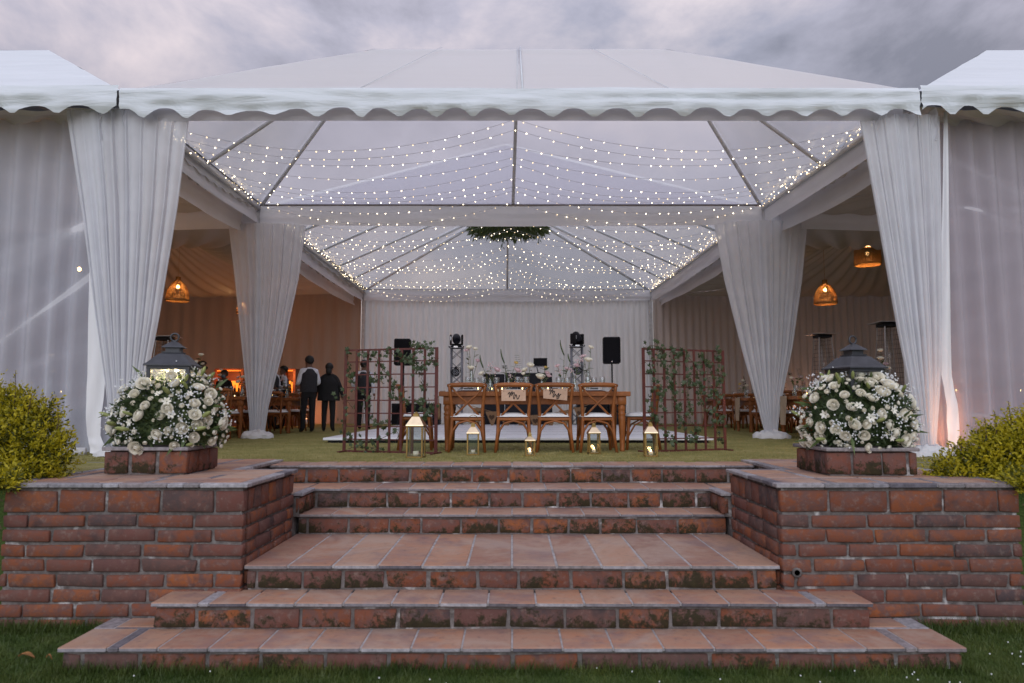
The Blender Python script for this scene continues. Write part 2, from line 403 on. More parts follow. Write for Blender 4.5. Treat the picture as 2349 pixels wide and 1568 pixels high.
M['brass'] = simple('dull_brass', (.24,.165,.06), .35, 1, .2, 12)
M['alu'] = simple('aluminium', (.24,.25,.28), .4, .6, .1)
M['pipe'] = simple('painted_pipe', (.58,.58,.61), .5, .1, .15)
M['pipe_d'] = simple('dark_pipe', (.20,.17,.16), .55, .1, .2)
M['black'] = simple('black_gear', (.011,.011,.014), .6, 0, .3, 20, 0, .2)
M['blackgloss'] = simple('black_gloss', (.012,.012,.018), .5, 0, .2, 9, 0, .15)
M['grille'] = simple('speaker_grille', (.012,.012,.015), .8, 0, .4, 160, 0, .1)
M['iron'] = simple('charcoal_iron', (.055,.058,.068), .5, .4, .2, 14)
M['steel'] = simple('steel', (.38,.36,.35), .3, .9, .1)
M['rattan'] = simple('rattan', (.36,.19,.06), .7, 0, .25, 40)
M['stage_w'] = simple('white_stage_board', (.74,.75,.80), .4, 0, .08, 2)
M['wax'] = simple('candle_wax', (.85,.78,.60), .5, 0, .05)
M['ink'] = simple('black_ink', (.012,.012,.014), .7)
M['burlap'] = simple('burlap', (.22,.13,.07), .95, 0, .3, 60)
M['heart'] = simple('dark_heart_print', (.06,.03,.015), .9)
M['charger'] = simple('wine_charger', (.09,.018,.02), .35)
M['napkin'] = simple('dark_napkin', (.05,.05,.055), .9)
M['skin_d'] = simple('skin', (.17,.085,.055), .6, 0, .1)
M['hair'] = simple('black_hair', (.008,.007,.007), .6, 0, .3, 60)
M['shirt'] = cloth('white_shirt', (.72,.74,.80), .05, 0, 14, .85, .3)
M['vest'] = simple('charcoal_vest', (.022,.022,.028), .85, 0, .25, 30)
M['blackcloth'] = simple('black_clothes', (.009,.009,.011), .9, 0, .3, 20)
M['mask_b'] = simple('blue_mask', (.18,.28,.38), .9)
M['bar'] = simple('bar_board', (.16,.05,.02), .5, 0, .2, 4)
M['soil'] = simple('dark_soil', (.03,.022,.016), .95, 0, .3, 30)
M['dryleaf'] = simple('dry_leaf', (.22,.10,.03), .8, 0, .3, 40)
M['bulb'] = emit('fairy_bulb', (1, .83, .56), 8)
M['bulb_dim'] = emit('fairy_bulb_dim', (1, .74, .42), 2.2)
M['wirem'] = simple('lamp_wire', (.45,.44,.46), .6)
M['lampbulb'] = emit('lamp_filament', (1, .55, .20), 16)
M['flame'] = emit('candle_flame', (1, .62, .22), 14)
M['orange'] = emit('orange_led', (1, .20, .02), 2.2)
M['ledwarm'] = emit('warm_led', (1, .78, .42), 30)
M['blueled'] = emit('blue_led', (.05, .15, 1), 8)
M['screen'] = simple('laptop_screen', (.008,.008,.011), .4, 0, .1, 9, 0, .1)
M['silver'] = simple('laptop_shell', (.30,.29,.31), .35, .7)
M['lens'] = simple('led_lens', (.55,.57,.62), .15, .3, .1)
def glass(name, tint=(.95,.97,.97)):
    m, t, o = mat(name); tp = t.nodes.new('ShaderNodeBsdfTransparent'); tp.inputs[0].default_value = c4(tint)
    g = t.nodes.new('ShaderNodeBsdfGlossy'); g.inputs['Roughness'].default_value = .04
    lw = nd(t, 'ShaderNodeLayerWeight'); lw.inputs[0].default_value = .35
    k = mth(t, 'ADD', mth(t, 'MULTIPLY', lw.outputs['Facing'], .55), .07)
    q = t.nodes.new('ShaderNodeMixShader'); t.links.new(k, q.inputs[0]); t.links.new(tp.outputs[0], q.inputs[1]); t.links.new(g.outputs[0], q.inputs[2])
    t.links.new(q.outputs[0], o.inputs[0]); return m
M['glass'] = glass('clear_glass')

def point(name, loc, e_, c=(1,.6,.28), r=.05):
    d = bpy.data.lights.new(name, 'POINT'); d.energy = e_; d.color = c; d.shadow_soft_size = r
    o = bpy.data.objects.new(name, d); col.objects.link(o); o.location = loc; return o

# ================================================================== SETTING: lawns
def lerp0(a, b, t): return a+(b-a)*t
def struct(o): o['kind'] = 'structure'; return o
def lowz(x, y): return -1.09 + .085*max(0, min(1, (y-4.45)/.65))
g = MB()
ys = [-120, -20, 2, 3.4, 4.2, 4.45, 4.6, 4.8, 5.0, 5.1, 5.6, 7.0]; xs = [-300, -40, -8, -6] + [-5+.5*i for i in range(21)] + [6, 8, 40, 300]
for j in range(len(ys)-1):
    for i in range(len(xs)-1):
        g.quad(*[(a, b, lowz(a, b) + (.012*nz(a*1.7, b*1.7) if abs(a) < 7 and b > 3 else 0)) for a, b in ((xs[i],ys[j]),(xs[i+1],ys[j]),(xs[i+1],ys[j+1]),(xs[i],ys[j+1]))])
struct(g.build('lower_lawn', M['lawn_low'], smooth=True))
g = MB()
g.quad((-600,7.42,0),(600,7.42,0),(600,900,0),(-600,900,0))
for s in (-1, 1):
    a, b = sorted((s*3.70, s*600)); g.quad((a,5.55,-.004),(b,5.55,-.004),(b,7.42,-.004),(a,7.42,-.004))
struct(g.build('upper_lawn', M['lawn_up']))
for s in (-1, 1):
    a, b = sorted((s*3.70, s*60)); g = MB(); g.grid(lambda u, v: (lerp0(a, b, u), 5.15+.4*v+.05*math.sin(u*40), -1.12+1.116*v), 40, 6); struct(g.build('earth_bank', M['lawn_low'], smooth=True))

def grass(name, n, area, zf, h, wd, m, label):
    b = MB()
    for _ in range(n):
        x, y = area(); z = zf(x, y)
        if z is None: continue
        a = R.uniform(0, 2*PI); hh = h*R.uniform(.45, 1.25); ww = wd*R.uniform(.7, 1.3); t = R.uniform(-.6, .6)*hh; t2 = R.uniform(-.6, .6)*hh
        c, s_ = math.cos(a)*ww, math.sin(a)*ww
        i = len(b.v); b.v += [(x-c, y-s_, z), (x+c, y+s_, z), (x+t, y+t2, z+hh)]; b.f.append((i, i+1, i+2)); b.m.append(0)
    o = b.build(name, m); o['kind'] = 'stuff'; o['label'] = label; o['category'] = 'grass'; return o
def low_area():
    while True:
        x, y = R.uniform(-4.4, 4.4), R.uniform(3.95, 5.12)
        if abs(x) < 2.9 and y > 4.54: continue
        return x, y
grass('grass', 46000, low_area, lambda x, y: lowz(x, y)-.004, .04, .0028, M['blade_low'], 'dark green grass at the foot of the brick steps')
def edge_area():
    if R.random() < .62: return R.uniform(-2.95, 2.95), R.uniform(4.46, 4.545)
    x = R.uniform(2.92, 3.85)*R.choice((-1, 1)); return x, R.uniform(5.02, 5.15)
grass('grass', 5200, edge_area, lambda x, y: lowz(x, y)-.004, .085, .0032, M['blade_low'], 'uneven taller grass tufts growing against the lowest bricks')
def up_area():
    return R.uniform(-6.2, 6.2), 7.52 + 6.5*R.random()**1.8
grass('grass', 52000, up_area, lambda x, y: -.003, .022, .0038, M['blade_up'], 'short yellowish grass on the terrace between steps and stage')

# small white clover flowers and fallen leaves on the lower lawn
b = MB()
for _ in range(46):
    x = R.choice((R.uniform(.6, 4.0), R.uniform(1.5, 4.2), R.uniform(-3.8, 1))); y = R.uniform(4.15, 4.5) if abs(x) < 2.95 else R.uniform(4.2, 4.9)
    b.ball((x, y, lowz(x, y)+.035), .005, 5, 4)
o = b.build('clover_flowers', M['gyp']); o['kind'] = 'stuff'; o['label'] = 'tiny white clover flowers dotted in the dark grass'; o['category'] = 'flowers'
for k, (px, py, lab) in enumerate(((60, 1518, 'curled dry brown leaf fallen on the dark grass'), (112, 1521, 'small dry leaf on the grass beside a bigger one'))):
    p = G(px, py, -1.06); b = MB(); sz = .055 if k == 0 else .02
    b.grid(lambda u, v: (sz*(u-.5)*2, sz*.45*(v-.5)*2*math.sin(PI*min(.97, max(.03, u))), .03+.02*abs(v-.5)+.015*math.sin(u*4)), 8, 4)
    tag(b.build('fallen_leaf', M['dryleaf'], loc=p), lab, 'leaf')

# ================================================================== BRICKWORK
_bc = {}
def brick_mesh(dx, dy, dz, m, kind):
    k = (round(dx/.012), round(dy/.012), round(dz/.006), kind, R.randrange(3))
    if k not in _bc:
        a = MB().bbox(-dx/2, dx/2, -dy/2, dy/2, -dz/2, dz/2, .0065, .006); _bc[k] = a.mesh('brick', m, True)
    return _bc[k]
def brick(parent, x0, x1, y0, y1, z0, z1, m='brick'):
    me = brick_mesh(x1-x0, y1-y0, z1-z0, M[m], m)
    return link(me, 'brick', parent, ((x0+x1)/2, (y0+y1)/2, (z0+z1)/2), (R.uniform(-.006,.006), R.uniform(-.008,.008), R.uniform(-.008,.008)))
def row_x(parent, x0, x1, yf, z0, z1, ln, m='brick', proud=.008, off=0.0, jt=.018, rnd=.12):
    x = x0 - off*ln
    while x < x1 - .03:
        l = ln*R.uniform(1-rnd, 1+rnd); a, b_ = max(x, x0), min(x+l, x1)
        if x1 - b_ < .07: b_ = x1
        if b_ - a > .035: brick(parent, a + (jt/2 if a > x0 else 0), b_ - (jt/2 if b_ < x1 else 0), yf-proud+R.uniform(-.003,.003), yf+.055, z0+jt/2, z1-jt/2, m)
        x = b_ if b_ == x1 else x + l
def row_y(parent, y0, y1, xf, sx, z0, z1, ln, m='brick', proud=.008, off=0.0, jt=.018):
    y = y0 - off*ln
    while y < y1 - .03:
        l = ln*R.uniform(.9, 1.1); a, b_ = max(y, y0), min(y+l, y1)
        if y1 - b_ < .07: b_ = y1
        xa, xb = sorted((xf + sx*proud, xf - sx*.055))
        if b_ - a > .035: brick(parent, xa, xb, a+jt/2, b_-jt/2, z0+jt/2, z1-jt/2, m)
        y = b_ if b_ == y1 else y + l
_tc = {}
def tile_ob(parent, x0, x1, y0, y1, z1, th=.028, grey=False, name='tile'):
    dx, dy = x1-x0, y1-y0; k = (round(dx/.008), round(dy/.008), round(th/.002), grey)
    if k not in _tc:
        a = MB().bbox(-dx/2, dx/2, -dy/2, dy/2, -th, 0, .005, .0015)
        for i, f in enumerate(a.f):
            a.m[i] = 0 if (all(a.v[q][2] > -.008 for q in f) and not grey) else 1
        _tc[k] = a.mesh('tile', [M['tile'], M['tile_edge']])
    return link(_tc[k], name, parent, ((x0+x1)/2, (y0+y1)/2, z1), (R.uniform(-.003,.003), R.uniform(-.002,.002), 0))
def tile_row(parent, x0, x1, y0, y1, z, w0=.322, greyend=False, jt=.012):
    n = max(1, round((x1-x0)/w0)); w_ = (x1-x0)/n
    for i in range(n):
        g_ = greyend and (i == 0 or i == n-1)
        a, b_ = x0+i*w_, x0+(i+1)*w_
        if greyend and i in (1, n-2):    # narrow grey slip next to the corner tile
            s = .07; 
            if i == 1: tile_ob(parent, a+jt/2, a+s, y0, y1, z, grey=True); a += s
            else: tile_ob(parent, b_-s, b_-jt/2, y0, y1, z, grey=True); b_ -= s
        tile_ob(parent, a+jt/2, b_-jt/2, y0, y1, z)

st = thing('brick_staircase', 'broad brick steps with worn terracotta treads leading up to the terrace', 'steps', (0, 4.5, -1.1))
ZO = Vector((0, 4.5, -1.1))
def par(o, root):   # keep world coordinates under an Empty
    o.parent = root; o.location = Vector(o.location) - Vector(root.location); return o
core = MB()
LV = [(-.933, 4.52, 2.91, 4.95), (-.749, 4.857, 2.50, 5.20), (-.567, 5.166, 1.985, 6.45), (-.379, 6.356, 1.985, 6.80), (-.187, 6.686, 1.985, 7.2), (0.0, 7.09, 2.50, 7.5)]
zb = [-1.15, -.933, -.749, -.567, -.379, -.187]
TT = .03
before = set(bpy.data.objects)
for k, (zt, yf, hx, yb) in enumerate(LV):
    if k < 2: hx -= .0
    core.box(-hx+.03, hx-.03, yf+.035, yb+.2, zb[k]-.02, zt-.026)
    z0, z1 = zb[k], zt-TT
    x0, x1 = -hx+.025, hx-.025
    row_x(st, x0, x1, yf+.032, z0, z1-.008, .345 if k else .40, 'brick_moss', .006, R.random(), .022, .16)
    if k < 2:
        for s in (-1, 1): row_y(st, yf+.10, (5.1 if k else 5.1), s*(hx-.025), s, z0, z1-.008, .34, 'brick_moss', .006)
    ty1 = LV[k+1][1]+.04 if k < 5 else 7.5
    if k in (0, 1):
        tile_row(st, -hx, hx, yf, ty1+.0, zt, .325, True)
        for s in (-1, 1):
            hx2 = LV[k+1][2]
            a, b_ = sorted((s*(hx2-.03), s*hx)); y2 = 5.14
            if y2 - ty1 > .1:
                m_ = b_ - .14 if s > 0 else a + .14
                lo, hi = (a, m_) if s > 0 else (m_, b_)
                tile_ob(st, lo+.006, hi-.006, ty1+.04, y2, zt); tile_ob(st, *( (m_+.006, b_-.002) if s > 0 else (a+.002, m_-.006)), ty1+.012, y2, zt, grey=True)
                tile_ob(st, lo+.006, hi-.006, ty1+.004, ty1+.036, zt-.001, grey=True)
    elif k == 2:
        w_ = .322; n = round(2*hx/w_); w_ = 2*hx/n
        for i in range(n):
            x = -hx+i*w_
            ym = yf + .33
            tile_ob(st, x+.008, x+w_-.008, yf, ty1, zt)
    else:
        tile_row(st, -hx+.005, hx-.005, yf, ty1, zt, .318)
for o in set(bpy.data.objects) - before:
    if o.parent == st: o.location = Vector(o.location) - ZO
# little return blocks beside the second step from the top
before = set(bpy.data.objects)
for s in (-1, 1):
    a, b_ = sorted((s*1.93, s*2.5))
    core.box(a+.01, b_-.01, 6.33, 7.1, -.40, -.222)
    a, b_ = sorted((s*1.90, s*1.99)); tile_ob(st, a, b_, 6.305, 6.72, -.186, grey=True)
    for y_ in (6.31, 6.72): a, b_ = sorted((s*1.995, s*2.49)); tile_ob(st, a, b_, y_, y_+.36, -.1865)
    row_y(st, 6.32, 6.70, s*1.92, -s, -.379, -.22, .17, 'brick_moss', .006)
    row_y(st, 6.34, 7.09, s*2.53, -s, -.187, -.034, .3, 'brick_moss', .006)
for o in set(bpy.data.objects) - before:
    if o.parent == st: o.location = Vector(o.location) - ZO
o = core.build('mortar_core', M['mortar'], st); o.location = -ZO
for k, (zt, yf, hx, yb) in enumerate(LV):   # mortar bed under the treads shows as pale grout between tiles
    gb = MB(); gb.box(-hx+.012, hx-.012, yf+.012, (LV[k+1][1]+.05 if k < 5 else 7.49) if k > 1 else 5.13, zt-.024, zt-.0045)
    o = gb.build('grout_bed', M['grout'], st); o.location = -ZO

WT = .03
def retaining_wall(s, label):
    root = thing('brick_wall', label, 'wall', (s*2.86, 5.15, -1.05))
    before = set(bpy.data.objects)
    x0, x1 = sorted((s*1.99, s*3.765)); yf = 5.165
    c = MB(); c.box(x0+.015, x1-.015, yf+.005, 6.29, -1.2, WT-.027); xa_, xb_ = sorted((s*2.52, s*3.75)); c.box(xa_, xb_, 6.285, 7.45, -1.2, WT-.0275); xa_, xb_ = sorted((s*1.992, s*3.74)); c.box(xa_, xb_, 6.28, 6.75, -1.2, -.395); cc = c.build('mortar_core', M['mortar'], root)
    z = WT - TT - .012
    hs = [.178] + [.1075]*8
    for r_, h in enumerate(hs):
        row_x(root, x0, x1, yf, z-h, z, .395 if r_ else .41, 'brick', .012, (.0, .5, .15, .62, .3, .75, .1, .55, .35)[r_], .022, .13)
        xi = s*1.99
        row_y(root, yf+.07, 6.30, xi, -s, z-h, z, .34 if r_ else .17, 'brick', .008, R.random(), .02)
        row_y(root, yf+.07, 6.2, s*3.765, s, z-h, z, .36, 'brick', .008, R.random(), .02)
        z -= h
    if s > 0:
        h = P(1826, 1313, yf)
        MB().lathe([(.021,0),(.036,0),(.036,.03),(.021,.03),(.021,.0)], 14).build('drain_pipe', M['mortar'], root, True, (h.x, yf-.022, h.z), (-PI/2,0,0))
        MB().lathe([(.0,0),(.022,0),(.022,.02),(0,.02)], 14).build('drain_hole', M['soil'], root, False, (h.x, yf-.018, h.z), (-PI/2,0,0))
    # top paving: grey border slips round terracotta tiles
    def tu(u0, u1, y0, y1, z=WT, grey=False):
        a, b_ = sorted((s*u0, s*u1)); tile_ob(root, a, b_, y0, y1, z, .03 if grey else .028, grey)
    gy0 = yf-.035
    def run(lo, hi, fn, ls=(.12, .2, .33, .36, .40)):
        q = lo
        while q < hi-.02:
            l = min(R.choice(ls), hi-q)
            if hi-q-l < .08: l = hi-q
            fn(q+.003, q+l-.003); q += l
    run(1.955, 3.80, lambda a, b_: tu(a, b_, gy0, gy0+.09, WT, True))
    run(gy0+.09, 6.335, lambda a, b_: tu(1.955, 2.045, a, b_, WT, True))
    run(2.05, 2.465, lambda a, b_: tu(a, b_, 6.245, 6.335, WT-.001, True))
    run(6.245, 7.085, lambda a, b_: tu(2.468, 2.555, a, b_, WT-.002, True))
    run(gy0+.09, 7.5, lambda a, b_: tu(3.71, 3.80, a, b_, WT, True))
    def fill(u0, u1, y0, y1):
        yy = y0
        while yy < y1-.02:
            dy_ = min(.30, y1-yy)
            if y1-yy-dy_ < .06: dy_ = y1-yy
            uu = u0
            while uu < u1-.03:
                l = min(.34, u1-uu)
                if u1-uu-l < .06: l = u1-uu
                tu(uu+.005, uu+l-.005, yy+.004, yy+dy_-.004, WT-.001); uu += l
                if u1-uu > .14 and R.random() < .6: tu(uu+.003, uu+.055, yy+.004, yy+dy_-.004, WT-.0015, True); uu += .06
            yy += dy_
            if R.random() < .55 and y1-yy > .2: run(u0, u1, lambda a, b_, yy=yy: tu(a, b_, yy+.003, yy+.05, WT-.0015, True), (.2, .3, .4)); yy += .055
    fill(2.05, 3.705, gy0+.095, 6.24); fill(2.56, 3.705, 6.245, 7.5)
    gb = MB(); xa_, xb_ = sorted((s*1.965, s*3.79)); gb.box(xa_, xb_, gy0+.01, 6.325, WT-.024, WT-.006); xa_, xb_ = sorted((s*2.48, s*3.788)); gb.box(xa_, xb_, 6.32, 7.49, WT-.0245, WT-.0065); gb.build('grout_bed', M['grout'], root)
    rl = Vector(root.location)
    for o_ in set(bpy.data.objects)-before:
        if o_.parent == root: o_.location = Vector(o_.location) - rl
    return root
retaining_wall(-1, 'brick retaining wall beside the steps, under the flowers with the lit lantern')
retaining_wall(1, 'brick retaining wall with a drain hole, under the flowers with the unlit lantern')

def planter(x0, x1, y0, y1, label):
    z0, z1 = WT, WT+.20; root = thing('brick_planter', label, 'planter', ((x0+x1)/2, (y0+y1)/2, z0)); rl = Vector(root.location)
    before = set(bpy.data.objects)
    c = MB().box(x0+.02, x1-.02, y0+.02, y1-.02, z0, z1-.01); c.build('mortar_core', M['mortar'], root)
    row_x(root, x0, x1, y0+.02, z0, z1, .225, 'brick_moss', .018, 0, .025, .1)
    for xf, s in ((x0+.02, -1), (x1-.02, 1)): row_y(root, y0+.06, y1, xf, s, z0, z1, .20, 'brick_moss', .018)
    for a in ((x0-.02, x1+.02, y0-.02, y0+.06), (x0-.02, x1+.02, y1-.06, y1+.02), (x0-.02, x0+.06, y0+.065, y1-.065), (x1-.06, x1+.02, y0+.065, y1-.065)):
        MB().bbox(a[0], a[1], a[2], a[3], z1, z1+.03, .006, .001).build('rim', M['tile_edge'], root)
    MB().box(x0+.06, x1-.06, y0+.06, y1-.06, z1-.02, z1+.012).build('soil', M['soil'], root)
    for o_ in set(bpy.data.objects)-before:
        if o_.parent == root: o_.location = Vector(o_.location) - rl
    return root
PLX = (-3.41, -2.73); PRX = (2.60, 3.33)
planter(PLX[0], PLX[1], 5.78, 6.42, 'low square brick planter under the flowers with the lit lantern')
planter(PRX[0], PRX[1], 5.68, 6.32, 'low square brick planter under the flowers with the unlit lantern')

# ================================================================== TENTS
EZ = 4.46
FL, FR = -4.85, 5.03; ML, MR = -4.88, 4.84; BL, BR = -4.97, 4.64
YF, YM, YB = 8.18, 12.97, 22.7
def lerp(a, b, t): return a + (b-a)*t
def patch(a, b, c, d, nu, nv, sag=0.0, wr=0.0, seed=0):
    """bilinear patch a(0,0) b(1,0) c(1,1) d(0,1) with sag and wrinkles"""
    a, b, c, d = [Vector(q) for q in (a, b, c, d)]
    def fn(u, v):
        p = (a*(1-u)+b*u)*(1-v) + (d*(1-u)+c*u)*v
        k = math.sin(PI*u)*math.sin(PI*v)
        return p + Vector((0, 0, -sag*k + wr*nz(p.x*1.3+seed, p.y*1.3, p.z*3)))
    return MB().grid(fn, nu, nv)
def hip_roof(root, x0, x1, y0, y1, xr0, xr1, yr0, yr1, ze, zr, m, names='roof_panel', back=None, front=None, sag=.04, wr=.012):
    A, B, C, D = (x0[0], y0, ze), (x1[0], y0, ze), (x1[1], y1, ze), (x0[1], y1, ze)
    Ra, Rb = Vector((xr0, yr0, zr)), Vector((xr1, yr1, zr))
    e_ = .002
    if abs(xr1-xr0) > abs(yr1-yr0):   # ridge runs across
        patch(A, B, Rb, Ra, 40, 12, sag, wr, 1).build(names, front or m, root, True); patch(C, D, Ra, Rb, 40, 12, sag, wr, 2).build(names, back or m, root, True)
        patch(D, A, Ra, Ra, 20, 10, sag, wr, 3).build(names, m, root, True); patch(B, C, Rb, Rb, 20, 10, sag, wr, 4).build(names, m, root, True)
    else:
        patch(A, B, Ra, Ra, 20, 12, sag, wr, 1).build(names, front or m, root, True); patch(C, D, Rb, Rb, 20, 12, sag, wr, 2).build(names, back or m, root, True)
        patch(D, A, Ra, Rb, 30, 10, sag, wr, 3).build(names, m, root, True); patch(B, C, Rb, Ra, 30, 10, sag, wr, 4).build(names, m, root, True)
def valance(root, a, b, zt, zb_, scallop=0.0, wl=.505, m=None, seed=0, sag=0.0, wr=.06, name='valance'):
    a, b = Vector(a), Vector(b); d = b-a; ln = d.length; d.normalize(); nrm = Vector((d.y, -d.x, 0))
    nu = int(ln/.06)
    def fn(u, v):
        s_ = u*ln; zlow = zb_ - sag*math.sin(PI*u)
        if scallop:
            ph = (s_/wl + .16*math.sin(s_*1.3+seed)+.10*nz(s_*1.9, seed+2)); zlow += scallop*(math.sin(2*PI*ph)+.22*math.cos(4*PI*ph))*(.85+.7*nz(s_*.9, seed))
        z = lerp(zt + .012*nz(s_*.9, 5+seed), zlow, v)
        off = wr*(nz(s_*.55, z*9, seed)+.6*nz(s_*.9, z*16, seed+3))*min(1, v*2.5) + .03*math.sin(v*PI)
        p = a + d*s_ + nrm*(.015+off); return (p.x, p.y, z)
    return MB().grid(fn, nu, 9).build(name, m or M['pvc'], root, True)
def pipe(root, a, b, r=.03, m='pipe', name='rafter'):
    return MB().tube([a, b], r, 8).build(name, M[m], root, True)
def zero(root):
    rl = Vector(root.location)
    for o_ in root.children: o_.location = Vector(o_.location) - rl

ft = thing('clear_roof_marquee', 'front marquee with frosted clear roof and scalloped white valance over the head table', 'marquee', (0, YF, 0))
RZ = 6.34; RA, RB = (-2.22, 10.55, RZ), (2.50, 10.55, RZ)
hip_roof(ft, (FL, ML), (FR, MR), YF, YM, RA[0], RB[0], 10.55, 10.55, EZ+.05, RZ, M['roof_film'], front=M['roof_front'], sag=.03, wr=.01)
for sx in (-1.9, .06, .13, 1.95):       # welded seams on the front slope
    t = (RA[0]+ (sx+4.85)/9.9*4.7)
    pipe(ft, (sx*1.03, YF+.03, EZ+.075), (sx*.62+.05, 10.5, RZ+.008), .004 if sx != .13 else .012, 'pvc', 'seam')
valance(ft, (FL-.01, YF-.02, 0), (FR+.01, YF-.02, 0), EZ+.07, 4.225, .058, .505, seed=1)
valance(ft, (FL+.1, YF+.16, 0), (FR-.1, YF+.16, 0), 4.46, 4.185, 0, 1, M['voile_band'], 15, 0, .008, 'inner_valance')
MB().bbox(FL+.1, FR-.1, YF+.20, YF+.30, 4.32, 4.42, .02).build('eave_beam', M['pipe'], ft)
pipe(ft, Vector(RA)-Vector((0,0,.07)), Vector(RB)-Vector((0,0,.07)), .035, 'pipe', 'ridge_pipe')
pipe(ft, (.02, YM, EZ+.02), (.10, 10.55, RZ-.03), .030, 'pipe'); pipe(ft, (.1, YF+.1, EZ), (.10, 10.55, RZ-.03), .034, 'pipe')
for a, r_, b_ in (((ML, YM, EZ), RA, (FL, YF+.1, EZ)), ((MR, YM, EZ), RB, (FR, YF+.1, EZ))):
    rr = Vector(r_)-Vector((0,0,.03)); pipe(ft, a, rr, .034, 'pipe', 'hip_pipe'); pipe(ft, b_, rr, .034, 'pipe', 'hip_pipe')
    pipe(ft, ((a[0]+b_[0])/2, 10.6, EZ), rr, .034, 'pipe')
for s, xa, xb in ((-1, FL, ML), (1, FR, MR)):
    valance(ft, *(((xa, YF+.1, 0), (xb, YM-.05, 0)) if s > 0 else ((xb, YM-.05, 0), (xa, YF+.1, 0))), EZ+.03, 4.10, 0, 1, M['lining'], 3*s, .06, .03, 'side_valance')
    valance(ft, *(((xa+.28, YF+.1, 0), (xb+.28, YM-.05, 0)) if s > 0 else ((xb-.28, YM-.05, 0), (xa-.28, YF+.1, 0))), EZ-.05, 3.93, 0, 1, M['lining'], 5*s, .10, .04, 'side_valance')
    pipe(ft, (xa, YF+.1, EZ-.06), (xb, YM, EZ-.06), .04, 'pipe', 'gutter_pipe')
    for (xp, yp) in ((xa, YF+.42), (xb, YM)): MB().bbox(xp-.06, xp+.06, yp-.06, yp+.06, 0, EZ-.05, .008).build('post', M['pipe'], ft)
zero(ft)

bt = thing('clear_roof_marquee', 'rear marquee with clear pitched roof and white linings over the stage', 'marquee', (0, YM+.1, 0))
Ra, Rb = (-.14, 15.5, 6.70), (-.12, 20.1, 6.68)
hip_roof(bt, (ML, BL), (MR, BR), YM+.12, YB, Ra[0], Rb[0], Ra[1], Rb[1], EZ, 6.70, M['roof_film'], back=M['roof_clear'], front=M['roof_gable'], sag=.03, wr=.01)
valance(bt, (ML+.02, YM-.06, 0), (MR-.02, YM-.06, 0), EZ-.02, 4.075, 0, 1, M['lining'], 4, .035, .03)
pipe(bt, (ML, YM-.02, EZ+.005), (MR, YM-.02, EZ+.005), .03, 'pipe_d', 'eave_pipe')
valance(bt, (BL+.02, YB-.1, 0), (BR-.02, YB-.1, 0), EZ-.01, 4.10, 0, 1, M['lining'], 6, .05, .04)
pipe(bt, (BL, YB-.05, EZ+.005), (BR, YB-.05, EZ+.005), .03, 'pipe', 'eave_pipe')
pipe(bt, Ra, Rb, .04, 'alu', 'ridge_pipe')
for a, r_ in (((ML, YM+.15, EZ), Ra), ((MR, YM+.15, EZ), Ra), ((BL, YB, EZ), Rb), ((BR, YB, EZ), Rb)): pipe(bt, a, Vector(r_)-Vector((0,0,.04)), .055, 'pvc', 'hip_pipe')
pipe(bt, (-.16, YB, EZ), Vector(Rb)-Vector((0,0,.04)), .03, 'pipe')
for i in range(4):
    y = lerp(Ra[1]-.4, Rb[1]+.6, i/3); yr = min(max(y, Ra[1]), Rb[1])
    for xa, xb in ((ML, BL), (MR, BR)):
        pipe(bt, (lerp(xa, xb, (y-YM)/(YB-YM)), y, EZ), (-.13, yr, 6.64), .042, 'pvc')
for s, xa, xb in ((-1, ML, BL), (1, MR, BR)):
    valance(bt, *(((xa, YM, 0), (xb, YB-.1, 0)) if s > 0 else ((xb, YB-.1, 0), (xa, YM, 0))), EZ+.02, 4.08, 0, 1, M['lining'], 7*s, .10, .05, 'side_valance')
    valance(bt, *(((xa+.28, YM, 0), (xb+.28, YB-.1, 0)) if s > 0 else ((xb-.28, YB-.1, 0), (xa-.28, YM, 0))), EZ-.05, 3.93, 0, 1, M['lining'], 9*s, .12, .05, 'side_valance')
    pipe(bt, (xa, YM, EZ-.06), (xb, YB, EZ-.06), .04, 'pipe', 'gutter_pipe')
    MB().bbox(xb-.06, xb+.06, YB-.06, YB+.06, 0, EZ-.05, .008).build('post', M['pipe'], bt)
zero(bt)

